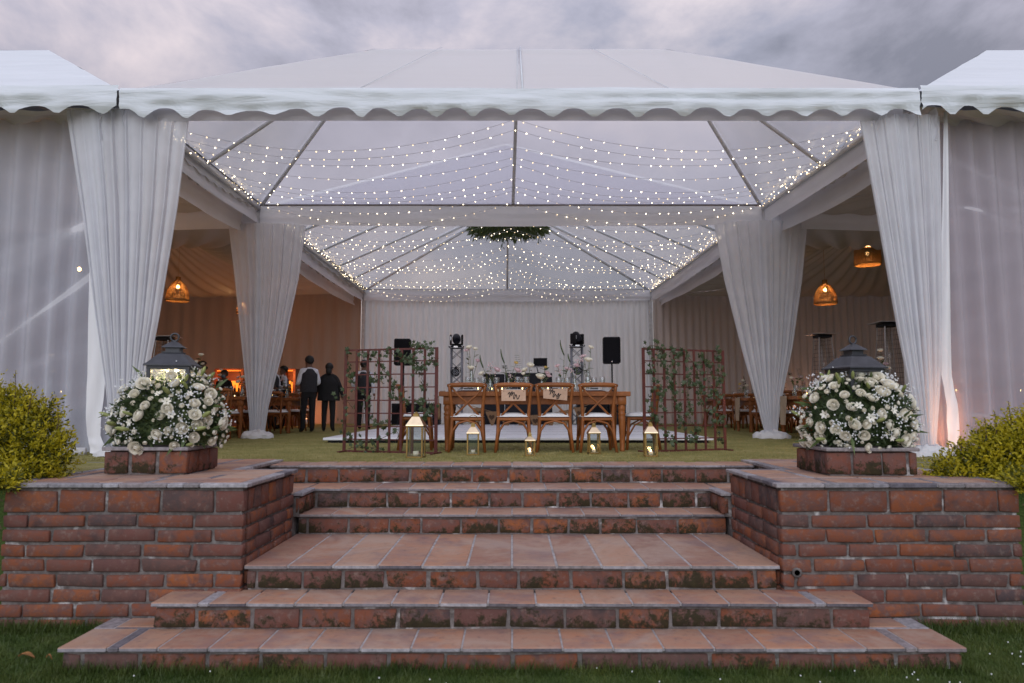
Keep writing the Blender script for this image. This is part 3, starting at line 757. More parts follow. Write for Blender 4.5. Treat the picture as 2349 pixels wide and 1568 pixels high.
def lining_face(a, b, c, d, nu, nv, sag, nf, amp, seed):
    a, b, c, d = [Vector(q) for q in (a, b, c, d)]
    def fn(u, v):
        p = (a*(1-u)+b*u)*(1-v) + (d*(1-u)+c*u)*v
        f = math.sin(2*PI*nf*u + 2.5*nz(u*5, v*2, seed) + 3*v*math.sin(seed))*amp*(.35+.65*math.sin(PI*min(1, v*1.15)))
        return p + Vector((0, 0, -sag*math.sin(PI*v) - .10*math.sin(PI*u)*(1-v) + f + .05*nz(u*3, v*3, seed+9)))
    return MB().grid(fn, nu, nv)
def side_tent(s, front, label):
    root = thing('white_marquee', label, 'marquee', (s*9.7, YF if front else YM, 0))
    xi = (FL-.02 if s < 0 else FR+.02) if front else (ML if s < 0 else MR)
    xo = xi + s*9.7; y0, y1 = (YF, YM-.02) if front else (YM+.1, YB)
    zr = 6.32; za_ = EZ+.05
    xa, xb = sorted((xi, xo))
    if front: r0, r1 = xa+2.62, xb-2.62; ya = yb_ = 10.55
    else: r0, r1 = xa+3.6, xb-3.6; ya = yb_ = (y0+y1)/2
    hip_roof(root, (xa, xa), (xb, xb), y0, y1, r0, r1, ya, yb_, za_, zr, M['pvc'], sag=.03, wr=.01)
    ze, zc_ = EZ-.12, 5.25
    A, B, C, D = (xa, y0+.1, ze), (xb, y0+.1, ze), (xb, y1-.05, ze), (xa, y1-.05, ze)
    q0, q1 = (lerp(xa, xb, .42), lerp(xa, xb, .58)); ymid = (y0+y1)/2
    for i, (p1, p2, p3, p4) in enumerate(((A, B, (q1, ymid, zc_), (q0, ymid, zc_)), (B, C, (q1, ymid, zc_), (q1, ymid-.02, zc_)), (C, D, (q0, ymid, zc_), (q1, ymid, zc_)), (D, A, (q0, ymid-.02, zc_), (q0, ymid, zc_)))):
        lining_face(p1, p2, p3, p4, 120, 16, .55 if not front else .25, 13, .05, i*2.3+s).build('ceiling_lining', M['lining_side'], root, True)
    if front:
        valance(root, (xa+.01, YF-.03, 0), (xb-.01, YF-.03, 0), EZ+.10, 4.26, .055, .505, seed=11+s)
    else:
        valance(root, (xa, YM-.04, 0), (xb, YM-.04, 0), EZ-.02, 4.02, 0, 1, M['lining'], 13+s, .10, .03)
    for yp in ((y0+.1, y1-.1) if front else (y1-.1,)): MB().bbox(xo-.06, xo+.06, yp-.06, yp+.06, 0, EZ-.03, .008).build('post', M['pipe'], root)
    zero(root)
side_tent(-1, True, 'white-roofed marquee with scalloped valance beside the clear-walled lit pendant corner')
side_tent(1, True, 'white-roofed marquee with scalloped valance above the glowing floor uplight')
side_tent(-1, False, 'lined dining marquee behind, with glow-tinted walls and the orange bar')
side_tent(1, False, 'lined dining marquee behind, with pinkish walls and patio heaters')

# ------------------------------------------------------------------ curtains and walls of cloth
def pleated(name, a, b, z0, z1, nf, amp, m, label, cat='curtain', seed=0, parent=None, nv=10):
    a, b = Vector(a), Vector(b); d = b-a; ln = d.length; d.normalize(); nrm = Vector((d.y, -d.x, 0))
    def fn(u, v):
        s_ = u*ln; f = math.sin(2*PI*nf*u + 2.2*nz(s_*1.1, seed) + .5*nz(s_*3, v*1.5, seed)); am = amp*(.5+.8*abs(nz(s_*.8, seed+4)))*(.75+.4*v)
        p = a + d*s_ + nrm*(am*f + .04*nz(s_*.7, v*2, seed+7)); return (p.x, p.y, lerp(z1, z0, v) + (0 if v < 1 else .01*f))
    o = MB().grid(fn, int(nf*9), nv).build(name, m, parent, True)
    if label: tag(o, label, cat)
    return o
pleated('back_curtain', (BL+.02, YB+.05, 0), (BR-.02, YB+.05, 0), .0, 4.4, 46, .05, M['drape'], 'white pleated curtain wall hanging behind the stage and speakers', seed=1)
pleated('wall_drape', (BL-9.6, YB+.05, 0), (BL-.1, YB+.05, 0), .0, 4.5, 22, .04, M['drape_o'], 'fabric wall tinted with uplight glow behind the bar and the standing waiters', seed=2)
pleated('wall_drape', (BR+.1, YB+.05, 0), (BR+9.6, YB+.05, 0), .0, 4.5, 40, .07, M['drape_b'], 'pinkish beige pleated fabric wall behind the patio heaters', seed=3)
for s, xo, lab in ((-1, FL-9.6, 'fabric side wall tinted with uplight glow closing the dining tent with the bar'), (1, FR+9.6, 'pinkish fabric side wall closing the dining tent with the heaters')):
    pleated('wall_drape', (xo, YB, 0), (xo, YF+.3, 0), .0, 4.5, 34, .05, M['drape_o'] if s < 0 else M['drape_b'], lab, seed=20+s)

def gathered(name, left, right, Y, nf, label, wrap=.28, m='sheer', puddle=None, seed=0, amp=.05):
    """left/right: lists of (x, z) of the outline from top to bottom, in metres"""
    def at(pl, v):
        z = lerp(pl[0][1], pl[-1][1], v)
        for (x0, z0), (x1, z1) in zip(pl, pl[1:]):
            if z <= z0+1e-6 and z >= z1-1e-6:
                t = (z0-z)/max(1e-6, z0-z1); return lerp(x0, x1, t), z
        return pl[-1]
    root = thing(name, label, 'curtain', ((left[-1][0]+right[-1][0])/2, Y, 0)); W0 = right[0][0]-left[0][0]
    rl = Vector(root.location)
    def fn(u, v):
        xl, z = at(left, v); xr, _ = at(right, v); w_ = xr-xl
        uu = u + .018*math.sin(2*PI*nf*u*.5+seed) + .02*nz(u*9, seed)
        ph = 2*PI*nf*u + 2.0*nz(u*7, seed) + .5*nz(u*6, v*1.2, seed+2)
        am = amp*(.35+.65*min(1, v*1.6))*(.5+.9*abs(nz(u*11, seed+5)))*min(1, .35+w_/W0)
        x = lerp(xl, xr, min(1, max(0, uu))) + .25*am*math.cos(ph)
        y = Y + am*math.sin(ph) + wrap*min(1, w_/W0)*(2*u-1)**2*.6
        return (x-rl.x, y-rl.y, z + .012*nz(u*30, seed)*(1 if v == 0 else 0))
    MB().grid(fn, nf*10, 36).build('voile', M[m], root, True)
    if puddle:
        rx, ry, rz = puddle; b = MB()
        def fp(u, v):
            an = 2*PI*u; rr = .08+.92*math.sin(PI*v*.5)
            k = 1 + .16*nz(math.cos(an)*2.2, math.sin(an)*2.2, seed+v*3) + .05*math.sin(an*9+seed)
            z = rz*math.sqrt(max(0, 1-(rr/1.06)**2)) if v < .999 else 0
            return (rx*rr*k*math.cos(an), ry*rr*k*math.sin(an), max(0, z*(1+.45*nz(math.cos(an)*2, math.sin(an)*2, seed+v*4))+.012*math.sin(an*7+v*9)))
        b.grid(fp, 48, 12); b.build('puddle', M['tulle'], root, True)
    return root
def outl(pts, Y): return [(P(px, py, Y).x, P(px, py, Y).z) for px, py in pts]
YC = 8.30
gathered('gathered_curtain', outl([(138,248),(176,480),(210,720),(240,900),(255,1044)], YC), outl([(434,256),(405,480),(362,740),(330,900),(300,1044)], YC), YC, 17,
         'white gathered voile curtain behind the flowers with the lit lantern', .12, puddle=(.30, .2, .10), seed=1)
gathered('gathered_curtain', outl([(1972,262),(2012,480),(2062,760),(2090,900),(2118,1042)], YC), outl([(2164,246),(2166,480),(2164,760),(2158,900),(2146,1042)], YC), YC, 15,
         'white gathered voile curtain beside the glowing floor uplight', .1, puddle=(.32, .2, .11), seed=2)
YC2 = 12.72
gathered('gathered_curtain', outl([(513,512),(530,640),(550,800),(566,930),(575,1003)], YC2), outl([(694,514),(678,640),(645,800),(614,930),(604,1003)], YC2), YC2, 16,
         'white gathered voile curtain standing before the bar and dining tables with runners', .35, puddle=(.29, .24, .15), seed=3)
gathered('gathered_curtain', outl([(1645,506),(1668,640),(1706,800),(1740,930),(1758,1003)], YC2), outl([(1862,508),(1848,640),(1822,800),(1792,930),(1783,1003)], YC2), YC2, 17,
         'white gathered voile curtain between the ivy trellis and the patio heater', .35, puddle=(.33, .26, .14), seed=4)
def zz2(px, py): return P(px, py, 8.47).z
STREAKS = {-1: [(zz2(205, a), zz2(0, b_), w_, m_) for a, b_, w_, m_ in ((480, 560, .05, .05), (530, 640, .07, -.06), (575, 700, .05, .05), (600, 760, .06, .06), (680, 790, .10, -.06), (730, 860, .05, .05), (780, 850, .04, .04), (880, 872, .06, .06), (905, 960, .04, .05), (340, 380, .08, .04))],
            1: [(zz2(2180, a), zz2(2385, b_), w_, m_) for a, b_, w_, m_ in ((430, 520, .03, .03), (470, 476, .02, .03), (640, 600, .04, -.03), (760, 660, .06, .04), (898, 890, .03, .035), (940, 900, .05, .03), (820, 830, .03, -.03), (330, 430, .05, .03))]}
for s in (-1, 1):   # sheer voile and clear vinyl sidewalls of the two front corner marquees
    xi = X(250, 8.6) if s < 0 else X(2150, 8.6)
    a, b_ = ((xi-7.5, 8.80, 0), (xi, 8.80, 0)) if s < 0 else ((xi, 8.80, 0), (xi+7.5, 8.80, 0))
    pleated('voile_wall', a, b_, .02, 4.40, 24, .13, M['sidesheer'] if s < 0 else M['lampsheer'], ('sheer voile hanging behind the clear vinyl beside the lit lantern', 'sheer voile hanging behind the clear vinyl beside the floor uplight')[s > 0], seed=30+s)
    vw = thing('vinyl_sidewall', ('clear vinyl tent sidewall, pulled tight and creased, with a pendant bulb glowing behind', 'clear vinyl tent sidewall with a white hem beside the floor uplight')[s > 0], 'sidewall', ((xi+s*2), 8.47, 0))
    rl = Vector(vw.location); xw = X(205, 8.47) if s < 0 else X(2172, 8.47); x2 = xw + s*7
    xa, xb = sorted((xw, x2))
    def fv(u, v, xa=xa, xb=xb, s=s):
        x = lerp(xa, xb, u); z = lerp(4.33, .03, v); dd = (xb-x) if s < 0 else (x-xa)
        # creases pulled towards the tie points at the hem
        cr = 0
        for (zr_, zl_, wd, am) in STREAKS[s]:
            zc_ = lerp(zr_, zl_, dd/1.1) ; q = (z-zc_)/(wd*2.4); cr += .5*am*math.exp(-q*q)*max(.15, 1-dd/3.2)
        return (x-rl.x, 8.47-rl.y+cr+.03*nz(x*.8, z*.8, s), z)
    MB().grid(fv, 170, 150).build('vinyl_sheet', M['side_vinyl'], vw, True)
    wl_, wr_ = (outl([(205,250),(200,860),(200,1000),(205,1040)], 8.43), outl([(240,250),(240,860),(232,1000),(250,1045)], 8.43)) if s < 0 else (outl([(2166,250),(2160,860),(2172,960),(2180,1040)], 8.43), outl([(2171,250),(2186,860),(2198,960),(2202,1040)], 8.43))
    def fh(u, v, a=wl_, b=wr_):
        k = v*3; i = min(2, int(k)); t = k-i
        xa_, za_ = lerp(a[i][0], a[i+1][0], t), lerp(a[i][1], a[i+1][1], t); xb_, zb_ = lerp(b[i][0], b[i+1][0], t), lerp(b[i][1], b[i+1][1], t)
        return (lerp(xa_, xb_, u)-rl.x, 8.43-rl.y+.02*math.sin(u*5+v*9)+.015*nz(u*3, v*8), lerp(za_, zb_, u))
    MB().grid(fh, 8, 30).build('hem', M['drape'], vw, True)
    if s < 0: MB().grid(lambda u, v: (lerp(X(232, 8.5), X(252, 8.5), u)-rl.x, 8.5-rl.y+.03*u, lerp(1.2, 0.02, v)), 3, 12).build('flap', M['sidesheer'], vw, True)
    pz = MB(); pz.tube([(lerp(x2, xw, k/10)-rl.x, 8.42-rl.y+.02*math.sin(k*2), .045) for k in range(11)], .05, 8); pz.build('ground_roll', M['tulle'], vw, True)

# ================================================================== STRING LIGHTS
ORD = ('first','second','third','fourth','fifth','sixth','seventh','eighth','ninth','tenth','eleventh','twelfth','thirteenth','fourteenth','fifteenth','sixteenth','seventeenth')
def strand(y, xl, xr, xc, ze, zc_, sag, label, group):
    pts = []
    n = 26
    for (xa, za_, xb, zb_) in ((xl, ze, xc, zc_), (xc, zc_, xr, ze)):
        for i in range(n+1):
            t = i/n; pts.append(Vector((lerp(xa, xb, t), y+.03*nz(t*3, y), lerp(za_, zb_, t)-sag*4*t*(1-t))))
    root = thing('string_light', label, 'string light', (xc, y, zc_), 0, group); rl = Vector(root.location)
    MB().tube([p-rl for p in pts], .0024, 4, False).build('wire', M['wirem'], root)
    b = MB(); ln = 0; nxt = R.uniform(.05, .2)
    for p, q in zip(pts, pts[1:]):
        d = (q-p).length
        while nxt <= ln+d and d > 1e-6:
            c = p.lerp(q, (nxt-ln)/d) - rl - Vector((R.uniform(-.008,.008), R.uniform(-.01,.01), .012)); b.cm = int(R.random() < .35); b.ball(c, R.uniform(.005, .0105), 6, 4); nxt += .195*R.uniform(.75, 1.25)
        ln += d
    o = b.build('bulbs', [M['bulb'], M['bulb_dim']], root); o['kind'] = 'stuff'
for i in range(9):
    y = 9.05 + i*.47; t = (y-YF)/(YM-YF)
    strand(y, lerp(FL, ML, t)+.06, lerp(FR, MR, t)-.06, .05, 4.44, 4.52+.05*math.sin(i*2), .34+.08*math.sin(i*1.7+1), f'sagging string of warm fairy lights, {ORD[i]} behind the scalloped front valance', 'fairy light strings across the front marquee')
for i in range(17):
    y = 13.5 + i*.535; t = (y-YM)/(YB-YM)
    strand(y, lerp(ML, BL, t)+.06, lerp(MR, BR, t)-.06, -.05, 4.42, 4.50+.05*math.sin(i*2.3), .36+.10*math.sin(i*1.3), f'string of warm fairy lights above the stage, {ORD[i]} behind the plain middle valance', 'fairy light strings across the rear marquee')

def eave_string(a, b_, label):
    a, b_ = Vector(a), Vector(b_); root = thing('string_light', label, 'string light', a, 0, 'fairy lights along the side eaves'); n = 60; d = b_-a
    pts = [d*(i/n) + Vector((R.uniform(-.02,.02), 0, .03*math.sin(i*.9)-.05*abs(math.sin(i*.35)))) for i in range(n+1)]
    MB().tube(pts, .004, 4, False).build('wire', M['wirem'], root); b = MB()
    for _ in range(int(d.length*13)):
        t = R.random()*(n-1); i = int(t); c = pts[i].lerp(pts[i+1], t-i) + Vector((R.uniform(-.03,.03), 0, -.12*R.random()**2)); b.cm = int(R.random() < .6); b.ball(c, R.uniform(.006,.010), 5, 4)
    o = b.build('bulbs', [M['bulb'], M['bulb_dim']], root); o['kind'] = 'stuff'
eave_string((FL+.10, 9.0, EZ+.03), (ML+.10, YM-.1, EZ+.03), 'clustered fairy lights along the front side eave toward the bar tent')
eave_string((FR-.10, 9.0, EZ+.03), (MR-.10, YM-.1, EZ+.03), 'clustered fairy lights along the front side eave toward the heater tent')
eave_string((ML+.10, YM+.3, EZ+.03), (BL+.10, YB-.2, EZ+.03), 'clustered fairy lights along the rear side eave toward the bar tent')
eave_string((MR-.10, YM+.3, EZ+.03), (BR-.10, YB-.2, EZ+.03), 'clustered fairy lights along the rear side eave toward the heater tent')

# ================================================================== STAGE AND SOUND GEAR
SZ = .085
sg = thing('stage', 'low white stage platform with black edge on the grass behind the head table', 'stage', (0.1, 11.1, 0))
MB().bbox(-3.05-.1, 3.25-.1, 0, 7.9, .045, SZ, .006).build('deck', M['stage_w'], sg)
MB().box(-2.98-.1, 3.18-.1, .05, 7.85, 0.0, .046).build('skirt', M['black'], sg)
for k in range(1, 6): MB().box(-3.12, 3.12, k*1.32, k*1.32+.006, SZ+.0005, SZ+.002).build('panel_seam', M['pipe_d'], sg)

def at(px, py, Y): return P(px, py, Y)
bo = thing('dj_booth', 'black two-panel booth on the stage with a laptop on its top', 'booth', (X(1188, 18.7), 18.7, SZ))
zt = P(1188, 856, 18.7).z - SZ
w0 = X(1158, 18.7)-bo.location.x; a0, a1 = X(1108, 18.7)-bo.location.x, X(1267, 18.7)-bo.location.x
MB().bbox(w0+.008, a1, 0, .6, 0, zt, .012).build('front_panel', M['blackgloss'], bo)
MB().bbox(a0, w0-.008, .02, .6, 0, zt-.03, .012).build('front_panel', M['blackgloss'], bo)
MB().box(w0-.009, w0+.009, .005, .5, 0, zt-.02).build('panel_seam', M['alu'], bo)
hd = P(1142, 898, 18.6); MB().box(-.012, .012, -.01, .01, -.07, .07).build('yellow_tag', M['gold'], bo, loc=Vector((hd.x, 18.69, 1.05))-Vector(bo.location))
lp = thing('laptop', 'open laptop standing on a tilted stand above the black booth', 'laptop', P(1236, 843, 18.8))
d_ = P(1253, 821, 18.8)-P(1220, 843, 18.8)
MB().bbox(-.20, .22, -.02, .26, 0, .018, .004).build('keyboard_base', M['silver'], lp, rot=(rad(8),0,0))
MB().bbox(-.14, .24, 0, .012, 0, .26, .004).build('screen', M['screen'], lp, loc=(0,.22,.02), rot=(rad(-12),0,rad(-4)))
MB().tube([(-.05,.05,0),(-.02,.07,-.14),(.05,.1,-.16)], .015, 6).tube([(.16,.05,0),(.18,.1,-.16)], .012, 6).build('stand', M['black'], lp)
MB().bbox(-.12, .16, -.02, .2, -.185, -.155, .006).build('stand_foot', M['black'], lp)

def truss(px, ptop, label):
    Y = 18.6; root = thing('truss_totem', label, 'truss', (X(px, Y), Y, SZ)); h = P(px, ptop, Y).z - SZ; q = .145
    for sx in (-1, 1):
        for sy in (-1, 1): MB().tube([(sx*q, sy*q, 0), (sx*q, sy*q, h)], .022, 8).build('chord', M['alu'], root, True)
    n = 6; st_ = h/n
    for f in range(4):
        b = MB(); R4 = Matrix.Rotation(f*PI/2, 3, 'Z')
        for k in range(n):
            b.tube([R4 @ Vector((-q, -q, k*st_+.05)), R4 @ Vector((q, -q, (k+1)*st_-.03))], .0095, 6); b.tube([R4 @ Vector((q, -q, k*st_+.05)), R4 @ Vector((-q, -q, (k+1)*st_-.03))], .0095, 6)
        b.build('lattice', M['alu'], root, True)
    MB().bbox(-.2, .2, -.2, .2, -.0, .012, .003).build('base_plate', M['alu'], root); MB().bbox(-.19, .19, -.19, .19, h, h+.012, .003).build('top_plate', M['alu'], root)
    return root, h
def par_can(px, py, label):
    Y = 18.36; p = P(px, py, Y); root = thing('par_light', label, 'stage light', p)
    MB().lathe([(.02,.10),(.09,.09),(.112,.03),(.115,-.02),(.10,-.02)], 20).build('housing', M['black'], root, True, rot=(-PI/2,0,0))
    MB().lathe([(0,-.012),(.10,-.012)], 20).build('face_plate', M['blackgloss'], root, rot=(PI/2,0,0), loc=(0,-.004,0))
    for rr, n in ((.03, 5), (.065, 10), (.09, 3)):
        for k in range(n): MB().lathe([(0,.012),(.009,.01),(.012,0)], 8).build('lens', M['lens'], root, True, (rr*math.cos(2*PI*k/n), -.016, rr*math.sin(2*PI*k/n)), (PI/2,0,0))
    MB().tube([(-.13,.03,0),(-.13,.05,.13),(.13,.05,.13),(.13,.03,0)], .009, 6).build('yoke', M['black'], root)
    MB().bbox(-.03,.03,.05,.12,.10,.16,.004).build('clamp', M['black'], root)
def moving_head(px, pbase, Y, tilt, pan, label):
    p = P(px, pbase, Y); root = thing('moving_head_light', label, 'stage light', p)
    MB().bbox(-.155, .155, -.15, .15, .02, .095, .02).build('base', M['black'], root)
    for s in (-1, 1): MB().tube([(s*.14,0,.05),(s*.19,-.02,.05),(s*.20,-.02,.09)], .018, 6).build('handle', M['black'], root)
    MB().box(-.06, .05, -.158, -.149, .04, .08).build('display', M['lens'], root)
    MB().bbox(-.13, .13, -.06, .06, .10, .15, .01).build('yoke_base', M['black'], root, rot=(0,0,pan))
    for s in (-1, 1):
        b = MB(); b.bbox(s*.155-.028, s*.155+.028, -.11, .11, .11, .40, .03); b.build('yoke_arm', M['black'], root, rot=(0,0,pan))
    MB().box(-.009, .009, -.003, .003, -.05, .05).build('arm_print', M['lens'], root, loc=Matrix.Rotation(pan, 3, 'Z') @ Vector((-.155, -.112, .29)), rot=(0,0,pan))
    hd_ = MB(); hd_.lathe([(.0,-.17),(.06,-.17),(.10,-.13),(.115,-.02),(.115,.08),(.095,.16),(.085,.17),(.08,.15),(0,.15)], 18)
    hd_.build('head', M['blackgloss'], root, True, (0,0,.29), (rad(90)+tilt, 0, pan))
tr1, h1 = truss(1047, 800, 'aluminium truss totem behind the pink-flowered tall vase beside the left-leaning moving light')
tr1['label'] = 'aluminium truss totem whose moving light faces straight up on the stage'
tr2, h2 = truss(1324, 797, 'aluminium truss totem whose moving light is tilted, beside the speaker without ivy')
par_can(1045, 855, 'round black multi-lens spotlight on the truss with the upright moving light')
par_can(1325, 851, 'round black multi-lens spotlight on the truss with the tilted moving light')
moving_head(1047, 802, 18.6, .5, .1, 'black moving head light sitting upright on its aluminium truss')
moving_head(1324, 799.5, 18.6, 1.0, .75, 'black moving head light turned and tilted on its aluminium truss')
def speaker(x0, x1, y0, y1, Y, rz, label, lstand):
    c = P((x0+x1)/2, y1, Y); h = P((x0+x1)/2, y0, Y).z - c.z; wd = (X(x1, Y)-X(x0, Y))/2
    root = thing('loudspeaker', label, 'speaker', c, rz)
    MB().bbox(-wd, wd, 0, .36, 0, h, .03).build('cabinet', M['black'], root); gr_ = MB().bbox(-wd+.02, wd-.02, -.012, .01, .03, h-.02, .01).build('grille', M['grille'], root)
    MB().bbox(-.012, .012, -.018, -.011, .035, .06, .002).build('badge', M['lens'], gr_)
    s = thing('speaker_stand', lstand, 'stand', (c.x+.02, Y+.16, SZ)); hh = c.z-SZ
    MB().tube([(0,0,.35),(0,0,hh*.55)], .03, 8).build('lower_tube', M['black'], s, True); MB().tube([(0,0,hh*.5),(0,0,hh+.02)], .02, 8).build('upper_tube', M['black'], s, True)
    MB().bbox(-.04,.04,-.04,.04,hh*.53,hh*.58,.008).build('collar', M['black'], s); MB().tube([(.03,-.02,hh*.56),(.11,-.03,hh*.57)], .014, 6).build('knob', M['black'], s)
    for k in range(3):
        a = 2*PI*k/3+.4; MB().tube([(0,0,.75),(.5*math.cos(a),.5*math.sin(a),.012)], .014, 6).build('leg', M['black'], s)
speaker(903, 941, 777, 838, 17.9, rad(4), 'black loudspeaker on a stand behind the ivy trellis', 'black tripod speaker stand behind the ivy trellis, beside the bass cabinet')
speaker(1384, 1424, 773, 834, 17.7, rad(-5), 'black loudspeaker on a stand clear of the trellises, at the table end', 'black tripod speaker stand in the open at the head table end')
def sub(x0, x1, y0, Y, label):
    c = (X((x0+x1)/2, Y), Y, SZ); h = P((x0+x1)/2, y0, Y).z-SZ; wd = (X(x1, Y)-X(x0, Y))/2
    root = thing('bass_cabinet', label, 'speaker', c)
    MB().bbox(-wd, wd, 0, .6, 0, h, .015).build('cabinet', M['black'], root)
    for s in (-1, 1): MB().bbox(s*wd/2-wd/2+.03, s*wd/2+wd/2-.03, -.012, .01, .04, h-.04, .006).build('grille', M['grille'], root)
sub(898, 1007, 926, 18.3, 'wide black bass cabinet on the stage behind the ivy trellis')
sub(1326, 1392, 925, 18.2, 'black bass cabinet on the stage behind the head table legs')
sub(1394, 1436, 921, 18.47, 'tall black bass cabinet beside the speaker stand at the table end')
# burlap bunting strung low across the booth front
bn = thing('bunting', 'string of burlap triangle flags with dark hearts across the booth front', 'bunting', P(1180, 960, 17.9)); rl = Vector(bn.location)
bp = [P(px, py, 17.9) for px, py in ((1083, 932), (1110, 940), (1140, 948), (1170, 953), (1200, 955), (1240, 952), (1280, 946), (1320, 938), (1352, 928))]
MB().tube([p-rl for p in bp], .008, 5).build('cord', M['burlap'], bn)
for px, py in ((1097, 936), (1128, 944.5), (1161, 951), (1196, 955), (1228, 953), (1262, 949), (1297, 942), (1330, 935)):
    p = P(px, py, 17.88)-rl; b = MB(); b.poly([p+Vector((-.17,0,0)), p+Vector((.17,0,.0)), p+Vector((.02,0,-.44))]); b.poly([p+Vector((.17,.006,.0)), p+Vector((-.17,.006,0)), p+Vector((.02,.006,-.44))]); f = b.build('flag', M['burlap'], bn)
    h = MB(); h.poly([(p.x+.075*math.sin(t)**3, p.y-.006, p.z-.15+.065*(13*math.cos(t)-5*math.cos(2*t)-2*math.cos(3*t)-math.cos(4*t))/13) for t in [2*PI*k/18 for k in range(18)]]); h.build('heart', M['heart'], f)

# ================================================================== TABLES AND CHAIRS
LEG = [(.036,0),(.030,.02),(.036,.16),(.046,.40),(.050,.44),(.042,.455),(.052,.47),(.052,.485),(.040,.50),(.050,.53),(.052,.56),(.044,.59),(.046,.60)]
def farm_table(ln, wd, h, label, group=None, wood_='wood'):
    root = thing('farm_table', label, 'table', (0,0,0), 0, group)
    n = 4
    for k in range(n): MB().bbox(-ln/2, ln/2, -wd/2+k*wd/n+.001, -wd/2+(k+1)*wd/n-.001, h-.062, h, .006, .0008).build('top_plank', M[wood_], root)
    ix, iy = ln/2-.10, wd/2-.07
    for a in ((-ix, ix, -iy-.015, -iy+.012), (-ix, ix, iy-.012, iy+.015)): MB().bbox(*a, h-.17, h-.0625, .004).build('apron', M[wood_], root)
    for x in (-ix, ix): MB().bbox(x-.014, x+.014, -iy+.013, iy-.013, h-.17, h-.0625, .004).build('apron', M[wood_], root)
    sc_ = (h-.17)/.60
    for sx in (-1, 1):
        for sy in (-1, 1):
            b = MB(); b.lathe([(r_, z*sc_) for r_, z in LEG], 14); b.bbox(-.055, .055, -.055, .055, h-.175, h-.061, .005)
            b.build('leg', M[wood_], root, True, (sx*(ix-.01), sy*(iy-.015), 0))
    return root
def make_chair():
    root = thing('crossback_chair', 'wooden chair', 'chair')
    w_, d_, sh, H = .225, .21, .45, .905
    MB().lathe([(.0,-.045),(.27,-.045),(.292,-.03),(.292,-.008),(.28,0),(0,0)], 4, (0,0,sh), True).build('seat', M['wood'], root)
    c = MB(); c.grid(lambda u, v: ((u-.5)*.44, (v-.5)*.42, sh+.010+.052*(max(0, math.sin(PI*u)*math.sin(PI*v)))**.28), 12, 12); c.grid(lambda u, v: ((u-.5)*.44, (v-.5)*.42, sh+.006), 2, 2); c.build('cushion', M['cushion'], root, True)
    for s in (-1, 1):
        MB().tube([(s*.235,-.235,0),(s*.205,-.20,.25),(s*.195,-.185,.45),(s*.205,-.20,.62),(s*.225,-.225,.80),(s*.232,-.235,.875)], [.019,.022,.023,.022,.021,.020], 8).build('back_post', M['wood'], root, True)
        MB().tube([(s*.225,.215,0),(s*.20,.18,.44)], [.019,.025], 8).build('front_leg', M['wood'], root, True)
        MB().tube([(s*.205,-.215,.84),(s*.10,-.205,.72),(0,-.19,.635),(-s*.09,-.18,.545),(-s*.165,-.175,.465)], .0145, 6).build('cross_slat', M['wood'], root, True, loc=(0, -.006*s, 0))
        MB().tube([(s*.205,-.185,.18),(s*.205,-.13,.33),(s*.2,-.02,.405),(s*.2,.1,.34),(s*.215,.185,.2)], .0125, 6).build('side_hoop', M['wood'], root, True)
    MB().tube([(-.255,-.215,.862),(-.20,-.238,.868),(-.1,-.262,.872),(0,-.27,.873),(.1,-.262,.872),(.20,-.238,.868),(.255,-.215,.862)], [.020,.030,.032,.032,.032,.030,.020], 10).build('top_rail', M['wood'], root, True)
    for yy in (-.20, .19): MB().tube([(-.205,yy,.17),(-.185,yy,.28),(-.12,yy,.375),(0,yy,.408),(.12,yy,.375),(.185,yy,.28),(.205,yy,.17)], .0145, 6).build('hoop', M['wood'], root, True)
    for s in (-1, 1): MB().ball((s*.222,-.264,.862), .006, 6, 4).build('screw', M['steel'], root)
    return root
chair0 = make_chair()
TBX, TBY, TH_ = X(1224, 9.6), 9.52, .79
ht = farm_table(2.54, .92, TH_, 'long honey-wood farm table with turned legs laid for the wedding couple'); ht.location = (TBX, TBY, 0)
labs = ('cross-back wooden chair at the head table next to the Mr chair, without a sign', 'cross-back wooden chair carrying the Mr sign', 'cross-back wooden chair carrying the Mrs sign', 'cross-back wooden chair at the head table next to the Mrs chair, without a sign')
CX = [X(px, 8.95) for px in (1071, 1178, 1274, 1370)]; CY = 9.12
for x, lab, rz in zip(CX, labs, (.03, 0, -.05, .02)): place(chair0, (x, CY, 0), rz, lab, 'chairs along the head table')
place(chair0, (X(958, 9.6), 9.55, 0), rad(-86), 'cross-back wooden chair at the head table end behind the ivy trellis and large gold lantern', 'chairs along the head table')
place(chair0, (X(1468, 9.6), 9.6, 0), rad(87), 'cross-back wooden chair at the head table end, back hidden by the denser ivy trellis', 'chairs along the head table')

